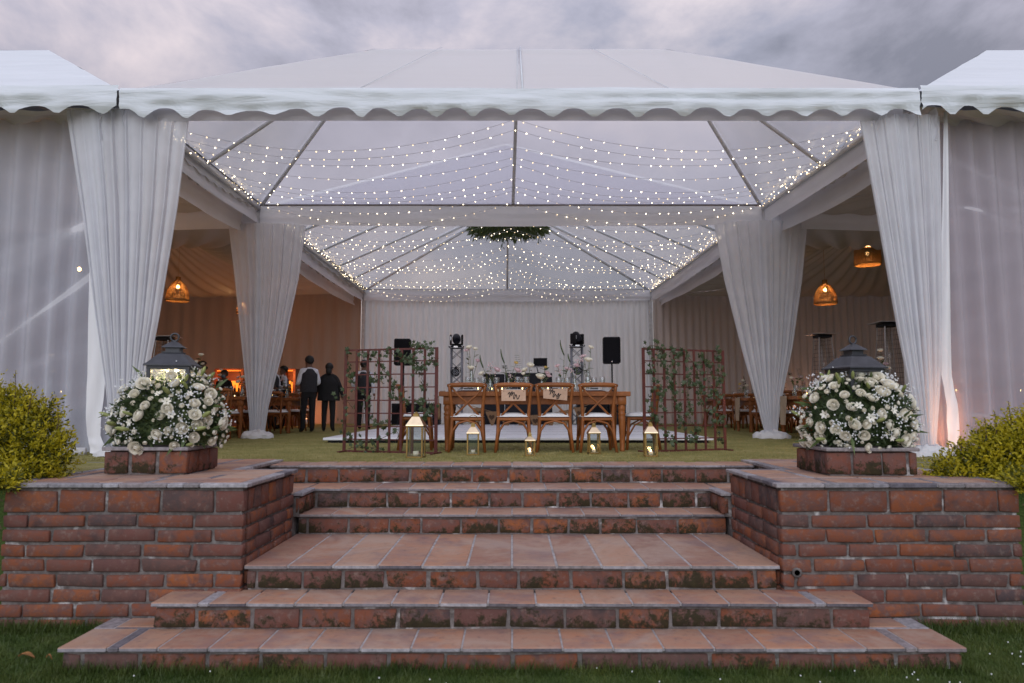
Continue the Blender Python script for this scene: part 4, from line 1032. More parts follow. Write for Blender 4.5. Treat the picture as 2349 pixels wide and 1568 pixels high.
def zs(u, v): return Vector(((1880+u/7.83)*.6117, (1380+v/7.83)*.6117, 0))
def sign(corners, strokes, label):
    Y = CY-.30; pts = [P(*zs(*c).xy, Y) for c in corners]; c0 = sum(pts, Vector())/4
    root = thing('wooden_sign', label, 'sign', c0); b = MB(); f = [p-c0 for p in pts]; bk = [p+Vector((0,.012,0)) for p in f]
    b.poly(f); b.poly(bk[::-1])
    for i in range(4): b.quad(f[i], bk[i], bk[(i+1)%4], f[(i+1)%4])
    b.build('board', M['plank'], root)
    for sx, sy in ((.1,.12),(.9,.12)):
        q = f[0]*(1-sx)*(1-sy)+f[1]*sx*(1-sy)+f[2]*sx*sy+f[3]*(1-sx)*sy; MB().ball(q, .005, 6, 4).build('nail_hole', M['ink'], root)
        MB().tube([q, q+Vector((0,.05,.075))], .003, 5).build('hanging_cord', M['burlap'], root)
    cp = [P(*zs(*s_).xy, Y-.004)-c0 for s_ in strokes]
    # smooth the pen line
    sm = []
    for i in range(len(cp)-1):
        p0, p1, p2, p3 = cp[max(0,i-1)], cp[i], cp[i+1], cp[min(len(cp)-1,i+2)]
        for k in range(4):
            t = k/4; sm.append(.5*((2*p1)+(p2-p0)*t+(2*p0-5*p1+4*p2-p3)*t*t+(3*p1-p0-3*p2+p3)*t**3))
    sm.append(cp[-1])
    MB().tube(sm, .0048, 6).build('lettering', M['ink'], root, True)
sign(((3,645),(716,655),(718,972),(3,975)), ((195,785),(212,745),(238,728),(256,728),(250,790),(236,865),(262,800),(300,722),(320,702),(316,760),(302,822),(330,765),(362,732),(382,735),(374,800),(356,868),(364,908),(386,898),(408,830),(424,790),(440,800),(452,850),(462,905),(480,918),(505,890),(522,850),(536,802)), 'pale wooden board reading Mr hung on a chair back')
sign(((1232,625),(1945,612),(1932,962),(1232,898)), ((1416,690),(1424,655),(1446,640),(1456,662),(1446,720),(1424,790),(1462,705),(1498,650),(1514,645),(1508,700),(1494,748),(1528,700),(1556,688),(1566,705),(1540,770),(1516,830),(1522,858),(1544,850),(1568,800),(1586,772),(1600,790),(1612,835),(1640,820),(1668,775),(1690,745),(1682,785),(1700,830),(1688,875),(1655,906),(1632,900),(1636,868),(1680,832),(1725,795),(1752,770)), 'pale wooden board reading Mrs hung on a chair back')
ts = thing('tassel', 'brown runner tassel hanging off the head table corner', 'tassel', (TBX-1.275, TBY-.42, TH_-.07))
MB().lathe([(.006,0),(.006,-.08),(.02,-.10),(.018,-.13),(.03,-.25),(.034,-.30),(0,-.30)], 10).build('fringe', M['burlap'], ts, True); MB().tube([(0,0,0),(.02,.02,.075),(.08,.05,.078)], .005, 5).build('cord', M['burlap'], ts)

# ------------------------------------------------------------------ tableware
wg = MB(); wg.lathe([(.036,0),(.036,.003),(.005,.008),(.004,.085),(.012,.095),(.036,.125),(.042,.16),(.038,.205),(.035,.207),(.039,.16),(.033,.127),(.008,.098)], 14); ME_WG = wg.mesh('wine_glass', M['glass'], True)
tb = MB(); tb.lathe([(.0,0),(.034,0),(.038,.12),(.036,.12),(.032,.006),(0,.006)], 14); ME_TB = tb.mesh('tumbler', M['glass'], True)
vo = MB(); vo.lathe([(0,0),(.028,0),(.034,.07),(.032,.07),(.027,.005),(0,.005)], 12); ME_VO = vo.mesh('holder', M['glass'], True)
vc = MB(); vc.lathe([(0,.004),(.022,.004),(.022,.035),(0,.035)], 10); ME_VC = vc.mesh('candle', M['wax'], True)
fl = MB(); fl.ball((0,0,.05), (.006,.006,.014), 6, 5); ME_FL = fl.mesh('flame', M['flame'], True)
pl = MB(); pl.lathe([(0,0),(.13,0),(.16,.008),(.158,.012),(.125,.006),(0,.006)], 24); ME_PL = pl.mesh('charger_plate', M['charger'], True)
pw = MB(); pw.lathe([(0,0),(.09,0),(.125,.012),(.123,.016),(.088,.005),(0,.005)], 24); ME_PW = pw.mesh('plate', M['gyp'], True)
nk = MB(); nk.bbox(-.05,.05,-.09,.09,0,.028,.012,.004); ME_NK = nk.mesh('napkin', M['napkin'], True)
def glass_at(x, y, z, label, group, tumbler=False):
    return tag(link(ME_TB if tumbler else ME_WG, 'tumbler' if tumbler else 'wine_glass', None, (x, y, z)), label, 'glass', group)
def votive(x, y, z, label, group):
    r_ = thing('votive_candle', label, 'candle', (x, y, z), 0, group); link(ME_VO, 'holder', r_); cd_ = link(ME_VC, 'candle', r_); link(ME_FL, 'flame', cd_); return r_
def setting(x, y, z, label, group):
    r_ = thing('place_setting', label, 'plate', (x, y, z), 0, group); link(ME_PL, 'charger', r_); link(ME_PW, 'plate', r_, (0,0,.013)); link(ME_NK, 'napkin', r_, (0,0,.024), (0,0,R.uniform(-.2,.2))); return r_

# flower heads
def petal_rose(rads, m0, m1, seed, curl=.22):
    rr = random.Random(seed); b = MB()
    for li, (r_, n, tm) in enumerate(rads):
        b.cm = 1 if li < 2 else 0
        for k in range(n):
            a0 = 2*PI*(k+rr.random()*.35)/n + li*1.3; wa = 2*PI/n*1.55; tj = tm*rr.uniform(.95, 1.05); ox = rr.uniform(.96, 1.06)
            def fn(u, v):
                e_ = 1-(2*u-1)**2; th = .25+(tj-.25)*v*(.86+.14*e_); an = a0+(u-.5)*wa*(1 if v < .8 else .9)
                out = curl*max(0, v-.7)**1.2*(r_*2.2) if li >= 3 else 0
                q = r_*ox*math.sin(th)+out + .03*(u-.5)*r_
                return (q*math.cos(an), q*math.sin(an), .5-r_*math.cos(th)*.82-out*.35)
            b.grid(fn, 4, 4)
    return b.mesh('rose', [m0, m1], True)
ROSES = [petal_rose(((.13,2,2.95),(.21,3,2.8),(.29,3,2.62),(.37,3,2.45),(.46,4,2.25),(.56,4,2.05),(.67,5,1.85),(.80,5,1.66)), M['rose'], M['rose_core'], k, .2+.12*k) for k in range(3)]
BUD = petal_rose(((.14,2,2.95),(.24,3,2.8),(.34,3,2.6),(.44,4,2.35),(.54,4,2.0)), M['rose'], M['rose_core'], 9)
BLUSH = petal_rose(((.2,3,2.6),(.4,4,2.3),(.6,5,1.9),(.78,6,1.6)), M['blush'], M['blush'], 5, .5)
YEL = petal_rose(((.2,4,2.4),(.45,5,2.0),(.7,7,1.5)), M['yellow'], M['yellow'], 6, .5)
lm = MB()
lm.grid(lambda u, v: (v, (u-.5)*.5*math.sin(PI*min(.98, max(.02, v**.8))), .08*abs(u-.5)-.18*v*v), 2, 5); LEAF = lm.mesh('leaf', M['foliage'], True)
LEAFS = lm.mesh('leaf', M['stem'], True)
def euler_to(d): return Vector(d).to_track_quat('Z', 'Y').to_euler()
def lean(o, d): o.rotation_euler = euler_to(d); return o
vz = MB(); vz.lathe([(0,0),(.04,0),(.043,.05),(.040,.10),(.022,.14),(.016,.17),(.019,.20),(.017,.20),(.014,.17),(.036,.10),(.038,.01),(0,.008)], 14); ME_VASE = vz.mesh('vase_glass', M['glass'], True)
vt = MB(); vt.lathe([(0,0),(.05,0),(.054,.08),(.036,.20),(.022,.26),(.022,.33),(.020,.33),(.020,.26),(.033,.20),(.05,.08),(0,.008)], 14); ME_VTALL = vt.mesh('vase_glass', M['glass'], True)
wt = MB(); wt.lathe([(0,.01),(.035,.01),(.037,.07),(0,.07)], 12); 
def vase(loc, blooms, label, group=None, tall=False):
    """blooms: (dx, dz, kind, size)"""
    r_ = thing('flower_vase', label, 'vase', loc, R.uniform(0, .3)*0, group); link(ME_VTALL if tall else ME_VASE, 'glass', r_)
    for (dx_, dz_, kind, sz) in blooms:
        dy_ = R.uniform(-.04, .04); tip = Vector((dx_, dy_, dz_)); mid = Vector((dx_*.35, dy_*.3, dz_*.55)); base = Vector((-dx_*.05, 0, .02))
        cpts = [base, base.lerp(mid, .5)+Vector((0,0,.02)), mid, mid.lerp(tip, .55)+Vector((dx_*.04,0,.01)), tip]
        MB().tube(cpts, [.0035,.0035,.003,.003,.0025], 5).build('stem', M['stem'], r_)
        dirn = Vector((dx_*1.2+R.uniform(-.08,.08), dy_-.14, .30))
        if kind in ('w', 'p', 'y', 'b'):
            o_ = link({'w': ROSES[R.randrange(3)], 'p': BLUSH, 'y': YEL, 'b': BUD}[kind], 'flower', r_, tip, None, sz); lean(o_, dirn)
        elif kind == 's':   # dark curling spike
            q = [tip + Vector((-.25*sz*math.sin(t*1.7), 0, sz*t)) for t in (0, .25, .5, .75, 1)]
            MB().tube(q, [.008,.010,.010,.008,.004], 6).build('spike', M['foliage'], r_, True)
        elif kind == 'e':   # eucalyptus like leafy spike
            for k in range(7):
                for sgn in (-1, 1):
                    o_ = link(LEAF, 'leaf', r_, tip+Vector((-.1*sz*k*.3, 0, sz*k/7)), (R.uniform(-.3,.3), -.3, 0 if sgn > 0 else PI), (.04,.05,.04))
        elif kind == 'm':   # spray of tiny blooms
            b = MB()
            for k in range(16): b.ball(tip+Vector((R.gauss(0, sz*.5), R.gauss(0, sz*.5), R.gauss(0, sz*.5))), sz*.16, 5, 4)
            b.build('flower', M['blush'], r_)
        for k in range(2):
            t = R.uniform(.45, .85); q = base.lerp(tip, t) if t < .3 else mid.lerp(tip, (t-.3)/.7)
            link(LEAFS if R.random() < .5 else LEAF, 'leaf', r_, q, (R.uniform(-.5,.5), R.uniform(-.9,-.1), R.uniform(0, 2*PI)), R.uniform(.05,.09))
    return r_
HTZ = TH_
def hx(px): return X(px, 9.6)
vd = (
 (1081, True, ((-.03,.62,'w',.05),(.05,.60,'w',.045),(-.06,.58,'p',.045),(.09,.43,'p',.045),(-.01,.33,'w',.055)), 'tall slim vase of white and blush stems beside the upright stage light'),
 (1125, False, ((-.10,.34,'s',.18),(.0,.36,'m',.06),(.09,.30,'p',.06),(-.12,.25,'w',.05),(.04,.27,'m',.05)), 'low glass vase with pink sprays and one curling dark spike, behind the Mr chair neighbour'),
 (1167, False, ((-.06,.40,'s',.20),(.10,.40,'y',.045),(.12,.29,'p',.06),(-.05,.32,'e',.05),(.02,.24,'m',.04)), 'glass vase with a yellow bloom and tall dark spike behind the Mr sign'),
 (1211, False, ((-.12,.34,'e',.20),(.03,.36,'w',.06),(-.04,.30,'w',.055),(-.06,.24,'b',.05)), 'glass vase of cream roses with a dark leafy spike behind the Mr chair'),
 (1243, False, ((-.02,.20,'w',.075),(.07,.26,'p',.05),(.09,.22,'p',.045),(.05,.34,'y',.035)), 'short vase with one large round white bloom behind the Mrs sign'),
 (1292, False, ((.02,.52,'s',.22),(-.08,.36,'p',.04),(.06,.32,'p',.05),(-.05,.28,'m',.05),(.10,.42,'s',.12)), 'vase of pink stems and upright spikes behind the Mrs chair'),
 (1318, False, ((.03,.36,'p',.05),(.06,.44,'m',.06),(-.04,.30,'m',.05)), 'vase of faint pink sprays before the truss with the tilted light'),
 (1350, True, ((.04,.62,'w',.045),(-.06,.50,'p',.045),(.0,.44,'w',.06),(-.07,.34,'e',.05)), 'tall slim vase of white blooms beside the speaker clear of the ivy'),
)
for px, tall, bl, lab in vd: vase((hx(px), 9.55+R.uniform(-.05,.06), HTZ), bl, lab, None, tall)
for i, px in enumerate((1076, 1094, 1110, 1118, 1187, 1196, 1206, 1281, 1292, 1301, 1344, 1362, 1377, 1139)):
    glass_at(hx(px), 9.36+.18*(i % 2), HTZ, 'clear wine glass set behind the head table chairs', 'glasses on the head table', i in (3, 8))
for px in (1098, 1128, 1152, 1198, 1232, 1256, 1289, 1304, 1335): votive(hx(px), 9.42+.2*R.random(), HTZ, 'small lit votive candle in glass on the head table', 'votive candles on the head table')
for x in CX: setting(x, 9.26, HTZ, 'wine red charger with plate and dark napkin on the head table', 'place settings on the head table')

# ------------------------------------------------------------------ gold lanterns
def lantern(px, pbase, wd, hb, hr, label, ring=0, lit=True, big=False):
    g_ = G(px, pbase); root = thing('gold_lantern', label, 'lantern', (g_.x, g_.y+wd/2, 0), R.uniform(-.08,.08)); h_ = wd/2
    MB().bbox(-h_, h_, -h_, h_, .0, .02, .003).build('base', M['brass'], root)
    for sx in (-1, 1):
        for sy in (-1, 1): MB().bbox(sx*(h_-.012)-.009, sx*(h_-.012)+.009, sy*(h_-.012)-.009, sy*(h_-.012)+.009, .018, hb, .002).build('corner_post', M['brass'], root)
    MB().bbox(-h_-.004, h_+.004, -h_-.004, h_+.004, hb, hb+.014, .003).build('top_frame', M['brass'], root)
    rf = MB().lathe([(h_*1.46, hb+.012), (h_*1.44, hb+.02), (h_*.62, hb+hr), (h_*.5, hb+hr+.004)], 4, (0,0,0), True).build('roof', M['gold'], root)
    MB().lathe([(h_*.55, hb+hr), (h_*.45, hb+hr+.012), (h_*.45, hb+hr+.03), (h_*.15, hb+hr+.055), (0, hb+hr+.06)], 4, (0,0,0), True).build('chimney', M['brass'], rf)
    for k in range(4):
        MB().box(-h_+.02, h_-.02, -h_+.010, -h_+.012, .02, hb-.002).build('pane', M['glass'], root, rot=(0,0,k*PI/2))
    if ring:
        MB().tube([(ring*math.cos(t), 0, hb+hr+.045+ring*.9+ring*math.sin(t)) for t in [2*PI*k/20 for k in range(20)]], .004, 5, closed=True).build('handle', M['brass'], rf, True)
    cr = wd*.17; cd_ = MB().lathe([(0,.02),(cr,.02),(cr,.02+wd*.28),(cr*.6,.02+wd*.27),(0,.02+wd*.27)], 14).build('candle', M['wax'], root, True)
    if lit:
        MB().ball((0,0,.02+wd*.33), (.008,.008,.018), 6, 5).build('flame', M['flame'], cd_, True)
        l_ = point('candle_light', (0,0,.02+wd*.45), .5, (1,.6,.25), .02); l_.parent = root
lantern(951, 1051.8, .20, .36, .115, 'largest gold lantern, standing before the sparser ivy trellis', 0, False)
lantern(1084, 1045.5, .155, .255, .085, 'gold lantern with a tall ring handle before the unsigned chair beside Mr', .055, False)
lantern(1216, 1047.6, .125, .175, .055, 'smallest gold lantern, between the Mr and Mrs chairs')
lantern(1364, 1042.7, .150, .25, .08, 'gold lantern with a glowing candle and ornate top before the unsigned chair beside Mrs', .03)
lantern(1496, 1049.4, .155, .27, .085, 'gold lantern at the foot of the denser ivy trellis', 0, True)

# ================================================================== TRELLISES AND IVY
iv = MB(); pts = []
for k in range(10):
    a = 2*PI*k/10; r_ = (1.0, .55)[k % 2] if k != 5 else .35; pts.append((r_*math.cos(a), r_*math.sin(a)))
c_ = (0,0,.10)
for k in range(10): iv.poly([c_, (*pts[k], -.06*(k % 2 == 0)), (*pts[(k+1) % 10], -.06*((k+1) % 2 == 0))])
IVY = iv.mesh('leaf', M['ivy'], True)
def trellis(a, b, h, label):
    a, b = Vector(a), Vector(b); d = b-a; ln = d.length; rz = math.atan2(d.y, d.x)
    root = thing('metal_trellis', label, 'trellis', a, rz)
    for i in range(9):
        x = ln*i/8; wd = .022 if i in (0, 8) else .017; lo, hi = (0, h) if i in (0, 8) else (.012, h-.012)
        MB().bbox(x-wd, x+wd, -.006, .006, lo, hi, .002).build('upright', M['rust'], root)
    for j in range(9):
        z = h*j/8; wd = .012 if j in (0, 8) else .0075
        z = max(.012, min(h-.012, z))
        MB().box(.02, ln-.02, .0065, .018, z-wd, z+wd).build('crossbar', M['rust'], root)
    for x in (0, ln): MB().bbox(x-.02, x+.02, -.15, .15, 0, .02, .003).build('foot', M['rust'], root)
    return root, a, d.normalized(), ln
def ivy(root, a, d, ln, h, paths, nleaf, label, spread=.055):
    v = thing('ivy_vine', label, 'ivy', a, math.atan2(d.y, d.x)); total = 0; curves = []
    for pth in paths:
        q = [Vector((u*ln, R.uniform(-.02,.0), z*h)) for u, z in pth]; sm = []
        for i in range(len(q)-1):
            p0, p1, p2, p3 = q[max(0,i-1)], q[i], q[i+1], q[min(len(q)-1,i+2)]
            for k in range(6):
                t = k/6; sm.append(.5*((2*p1)+(p2-p0)*t+(2*p0-5*p1+4*p2-p3)*t*t+(3*p1-p0-3*p2+p3)*t**3)+Vector((R.gauss(0,.008), R.uniform(-.015,.01), R.gauss(0,.008))))
        sm.append(q[-1]); curves.append(sm); total += len(sm); MB().tube(sm, .004, 5).build('stem', M['bark'], v, True)
    extra = MB(); cnt = 0
    allp = [p for c in curves for p in c]
    for k in range(nleaf):
        p = R.choice(allp); o_ = p + Vector((R.gauss(0, spread), R.uniform(-.05,.035), R.gauss(0, spread))); sz = R.uniform(.024,.045)
        rt = (rad(90)+R.gauss(0,.55), R.gauss(0,.5), R.uniform(0, 2*PI))
        if cnt < 290: link(IVY, 'leaf', v, o_, (rad(90)+R.gauss(0,.5), R.uniform(-PI,PI), R.gauss(0,.5)), sz)
        else:
            Mx = Matrix.Translation(o_) @ Matrix.Rotation(R.gauss(0,.5), 4, 'Z') @ Matrix.Rotation(R.uniform(-PI,PI), 4, 'Y') @ Matrix.Rotation(rad(90)+R.gauss(0,.5), 4, 'X') @ Matrix.Scale(sz, 4)
            i0 = len(extra.v); extra.v += [tuple(Mx @ vv.co) for vv in IVY.vertices]
            for pg in IVY.polygons: extra.f.append(tuple(i0+i for i in pg.vertices)); extra.m.append(0)
        cnt += 1
    if extra.f: o_ = extra.build('leaves', M['ivy'], v); o_['kind'] = 'stuff'
tL = trellis(G(789, 1037.5), G(999.5, 1042), 1.345, 'red-brown metal grid trellis with sparse trailing ivy, a waiter behind it')
ivy(*tL, 1.345, [((.0,1.0),(.02,.88),(.06,.76),(.10,.70)), ((.15,.97),(.25,.95),(.32,.92),(.38,.87),(.42,.80),(.46,.75),(.52,.68),(.55,.63),(.62,.56),(.62,.48)), ((.42,.98),(.5,.95),(.58,.92),(.66,.90),(.74,.86),(.80,.80),(.85,.84),(.93,.86),(1.0,.88)), ((.72,1.0),(.78,1.03),(.86,1.03),(.92,1.0),(.97,.93)), ((.80,.98),(.78,.90),(.82,.78),(.86,.66),(.88,.55),(.86,.45),(.90,.36),(.86,.28)), ((.15,.62),(.22,.56),(.28,.50),(.24,.44)), ((.22,.84),(.28,.74),(.36,.70),(.44,.66)), ((.52,.55),(.62,.52),(.7,.48),(.78,.46)), ((.28,.32),(.38,.30),(.45,.28)), ((.02,.36),(.0,.22),(.04,.12)), ((.06,.12),(.18,.10),(.35,.12),(.48,.16),(.60,.20),(.58,.10)), ((.05,.04),(.2,.05),(.32,.04),(.44,.02)), ((-.05,.55),(.03,.50),(.09,.42)), ((.92,.52),(.95,.42),(.98,.48))], 330, 'trailing green ivy on the trellis with the waiter behind', .034)
tR = trellis(G(1479.5, 1038.5), G(1664, 1033.5), 1.36, 'red-brown metal grid trellis covered by denser hanging ivy, beside a gold lantern')
ivy(*tR, 1.36, [((.0,1.0),(.12,1.02),(.22,1.0),(.2,.92),(.22,.84)), ((.08,1.0),(.10,.9),(.08,.8),(.1,.72),(.08,.6)), ((.24,.98),(.26,.88),(.26,.76),(.28,.66),(.34,.56),(.38,.46),(.40,.36),(.46,.28),(.50,.18),(.56,.12),(.68,.12)), ((.30,.95),(.38,.98),(.38,.84),(.36,.72),(.36,.62),(.40,.52)), ((.44,.97),(.52,.94),(.60,.88),(.66,.82),(.62,.74),(.56,.68),(.48,.66)), ((.52,.74),(.58,.66),(.66,.6),(.70,.5)), ((.72,.96),(.78,.88),(.82,.82),(.84,.76)), ((.91,1.02),(.92,.92),(.94,.82),(.96,.72),(.93,.62),(.90,.5),(.86,.40),(.82,.30)), ((.64,.86),(.70,.74),(.68,.64),(.74,.58),(.84,.58),(.9,.6)), ((.05,.55),(.1,.45),(.06,.36),(.12,.32)), ((.14,.66),(.2,.56),(.24,.46),(.28,.36)), ((.5,.55),(.56,.44),(.52,.34),(.60,.24),(.66,.16)), ((.7,.46),(.80,.38),(.92,.36),(.98,.3)), ((.84,.28),(.9,.18),(.96,.06)), ((.1,.34),(.22,.24),(.3,.12),(.36,.10))], 470, 'dense green ivy on the trellis beside the dining tables', .036)

# ================================================================== FLOWER DOMES AND IRON LANTERNS
lb = MB(); lb.lathe([(0,0),(.12,.15),(.17,.45),(.13,.8),(0,1.0)], 6); LILY = lb.mesh('lily_bud', M['lime'], True)
lo = MB()
for k in range(6):
    a0 = 2*PI*k/6
    lo.grid(lambda u, v: ((.1+.9*v)*math.cos(a0)*1.0 - (u-.5)*.55*math.sin(PI*min(.97,max(.05,v)))*math.sin(a0), (.1+.9*v)*math.sin(a0) + (u-.5)*.55*math.sin(PI*min(.97,max(.05,v)))*math.cos(a0), .9*v-.55*v*v), 2, 4)
ALSTR = lo.mesh('small_bloom', M['rose'], True)
def dome(cx, cy, z0, rx, rz, seed, label, lit):
    rr = random.Random(seed); root = thing('flower_arrangement', label, 'flowers', (cx, cy, z0))
    def sp(rmin=.9, rmax=1.05, lowest=-.46):
        while True:
            v = Vector((rr.gauss(0,1), rr.gauss(0,1), rr.gauss(0,1))).normalized()
            if v.z < lowest: continue
            if v.y > .35 and v.z < .8: continue          # the far side is never dressed as richly
            k = rr.uniform(rmin, rmax)
            return v, Vector((v.x*rx*k, v.y*rx*.74*k, .235 + v.z*rz*k))
    # dark foam core
    c = MB(); c.grid(lambda u, v: (rx*.80*math.cos(2*PI*u)*math.cos((v*1.35-.35)*PI/2)*(1+.1*nz(u*9, v*5, seed)), rx*.58*math.sin(2*PI*u)*math.cos((v*1.35-.35)*PI/2), .235+rz*.8*math.sin((v*1.35-.35)*PI/2)), 24, 10); c.build('moss_base', M['foliage'], root, True)
    # leaf mass
    b = MB()
    for _ in range(2300):
        v, p = sp(.66, .96); sz = rr.uniform(.04, .085)
        d = (v + Vector((rr.gauss(0,.6), rr.gauss(0,.6), rr.gauss(0,.6)))).normalized(); s_ = d.cross(Vector((rr.gauss(0,1), rr.gauss(0,1), rr.gauss(0,1)))).normalized()
        n_ = d.cross(s_)
        b.poly([p, p+d*sz*.5+s_*sz*.17+n_*.008, p+d*sz, p+d*sz*.5-s_*sz*.17+n_*.008])
    o = b.build('leaves', M['foliage'], root); o['kind'] = 'stuff'
    # roses, spaced apart
    placed = []
    n = 0; tries = 0
    while n < 135 and tries < 4000:
        tries += 1; v, p = sp(.95, 1.07); sz = rr.choice((.022, .028, .034, .04, .046)) if n > 16 else rr.uniform(.046, .062)
        if any((p-q).length < (sz+s2)*.85 for q, s2 in placed): continue
        placed.append((p, sz)); n += 1
        o = link(ROSES[rr.randrange(3)] if sz > .036 else BUD, 'rose', root, p-v*sz*.4, None, sz*1.15)
        o.rotation_euler = euler_to(v + Vector((rr.gauss(0,.25), rr.gauss(0,.25)-.15, rr.gauss(0,.25)-.05)))
    for _ in range(34):
        v, p = sp(.97, 1.05)
        if any((p-q).length < s2*1.0 for q, s2 in placed): continue
        o = link(ALSTR, 'small_bloom', root, p, None, rr.uniform(.028,.042)); o.rotation_euler = euler_to(v)
    for _ in range(16):
        v, p = sp(1.0, 1.06); o = link(LILY, 'lily_bud', root, p, None, rr.uniform(.07,.13)); o.rotation_euler = euler_to(v+Vector((rr.gauss(0,.5), rr.gauss(0,.3), .3)))
    # gypsophila sprays
    b = MB()
    for _ in range(30):
        v, p = sp(.98, 1.05, -.2)
        for _ in range(34): b.ball(p+Vector((rr.gauss(0,.045), rr.gauss(0,.03), rr.gauss(0,.04))), rr.uniform(.0045,.0085), 5, 3)
    o = b.build('gypsophila', M['gyp'], root); o['kind'] = 'stuff'
    # long leaves that stick out of the outline
    b = MB()
    for _ in range(26):
        v, p = sp(.88, .97); d = (v+Vector((rr.gauss(0,.4), rr.gauss(0,.3), rr.gauss(0,.4)))).normalized(); s_ = d.cross(Vector((0,1,.2))).normalized(); L_ = rr.uniform(.10,.19)
        b.poly([p, p+d*L_*.4+s_*.016, p+d*L_+Vector((0,0,-.02)), p+d*L_*.4-s_*.016])
    o = b.build('leaf_tips', M['stem'], root); o['kind'] = 'stuff'
def iron_lantern(cx, cy, z0, zring, zeave, rw, label, lit):
    root = thing('iron_lantern', label, 'lantern', (cx, cy, z0), rad(12)); h_ = rw/2; ze = zeave-z0; zt = zring-z0
    bw = h_*.80
    for sx in (-1, 1):
        for sy in (-1, 1): MB().bbox(sx*bw-.016, sx*bw+.016, sy*bw-.016, sy*bw+.016, .02, ze, .003).build('corner_post', M['iron'], root)
    MB().bbox(-bw-.02, bw+.02, -bw-.02, bw+.02, 0, .03, .004).build('base', M['iron'], root)
    MB().bbox(-bw-.018, bw+.018, -bw-.018, bw+.018, ze-.028, ze, .003).build('top_frame', M['iron'], root)
    for k in range(4): MB().box(-bw+.016, bw-.016, -bw-.002, -bw+.001, .03, ze-.03).build('pane', M['glass'], root, rot=(0,0,k*PI/2))
    k_ = math.sqrt(2); rt = zt-ze
    rf = MB().lathe([(h_*k_, ze), (h_*k_, ze+.012), (h_*.88*k_, ze+rt*.10), (h_*.52*k_, ze+rt*.36), (h_*.34*k_, ze+rt*.42)], 4, (0,0,0), True).build('roof', M['iron'], root)
    MB().lathe([(h_*.40*k_, ze+rt*.41), (h_*.40*k_, ze+rt*.44), (h_*.30*k_, ze+rt*.45), (h_*.30*k_, ze+rt*.56), (h_*.44*k_, ze+rt*.565), (h_*.42*k_, ze+rt*.59), (h_*.10*k_, ze+rt*.76), (.0, ze+rt*.78)], 4, (0,0,0), True).build('chimney', M['iron'], rf)
    rg = rt*.115; MB().tube([(rg*math.cos(t), 0, zt-rg+rg*math.sin(t)) for t in [2*PI*k/24 for k in range(24)]], .0085, 6, closed=True).build('ring', M['iron'], rf, True)
    if lit:
        MB().lathe([(0,0),(.055,0),(.06,.015),(.05,.03),(0,.03)], 14).build('led_lamp', M['ledwarm'], root, True, (0,0,ze-.06))
        l_ = point('lantern_light', (0, 0, ze-.12), 24, (1,.74,.36), .05); l_.parent = root
LY, RY = 6.08, 5.98
lc, rc = X(393, LY), X(1964, RY)
dome(lc-.0, LY, WT+.20, .485, .455, 3, 'dome of cream roses and white sprays round the lit lantern', True)
dome(rc, RY, WT+.19, .47, .44, 8, 'dome of cream roses and white sprays round the unlit lantern', False)
def zat(px, py, Y): return P(px, py, Y).z
iron_lantern(X(394, LY), LY, WT+.30, zat(394, 766, LY), zat(394, 842, LY), .39, 'charcoal iron lantern, lit inside, rising from cream roses', True)
iron_lantern(X(1963, RY), RY, WT+.30, zat(1963, 772, RY), zat(1963, 848, RY), .375, 'charcoal iron lantern, unlit, rising from cream roses', False)

# ================================================================== GOLDEN SHRUBS
def shrub(clusters, n, label, seed, base, sprigs):
    rr = random.Random(seed); root = thing('golden_shrub', label, 'shrub', base); bl = Vector(base); A, B = MB(), MB()
    def leaf(b, p, d, sz):
        s_ = d.cross(Vector((rr.gauss(0,1), rr.gauss(0,1), rr.gauss(0,1)))).normalized(); n_ = d.cross(s_)
        b.poly([p, p+d*sz*.45+s_*sz*.26+n_*sz*.1, p+d*sz, p+d*sz*.45-s_*sz*.26+n_*sz*.1])
    tot = sum(c[1]**2 for c in clusters); tw = MB()
    for (c, r_) in clusters:
        c = Vector(c); k = int(n*r_*r_/tot/6)
        for _ in range(k):     # sprigs of six leaves
            v = Vector((rr.gauss(0,1), rr.gauss(0,1)-.25, rr.gauss(0,1)+.25)).normalized(); q = rr.random()**.45*rr.uniform(.85, 1.22); p = c + v*r_*q
            p.z = max(p.z, base[2]+.02)
            dd = (v*.7+Vector((rr.gauss(0,.35), rr.gauss(0,.35), .55+rr.gauss(0,.3)))).normalized(); ln = rr.uniform(.04,.13)
            for j in range(6):
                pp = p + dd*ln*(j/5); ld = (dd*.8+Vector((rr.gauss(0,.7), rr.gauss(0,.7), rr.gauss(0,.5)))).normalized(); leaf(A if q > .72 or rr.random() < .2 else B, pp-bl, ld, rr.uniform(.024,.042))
    for (x, y, z, h) in sprigs:
        p = Vector((x, y, z)); tw.tube([p-bl, p+Vector((.01,0,h*.5))-bl, p+Vector((.0,0,h))-bl], [.005,.004,.002], 5)
        for j in range(26):
            t = rr.random()**.7; leaf(A, p+Vector((0,0,h*(.25+.75*t)))-bl, Vector((rr.gauss(0,1), rr.gauss(0,1), .5)).normalized(), rr.uniform(.018,.032)*(1.25-.6*t))
    for (c, r_) in clusters: tw.tube([Vector((c[0]*.6+base[0]*.4, c[1], base[2]))-bl, Vector(c)-bl], [.012,.004], 5)
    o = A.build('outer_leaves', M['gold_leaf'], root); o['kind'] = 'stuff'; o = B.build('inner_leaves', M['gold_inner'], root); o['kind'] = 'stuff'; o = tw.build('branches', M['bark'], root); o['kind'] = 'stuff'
def cl(px, py, Y, r_): p = P(px-(12 if px < 1000 else -8)*(py < 1090), py+(38 if py < 1090 else 0), Y); return (tuple(p), r_*.92)
Ys = 5.75
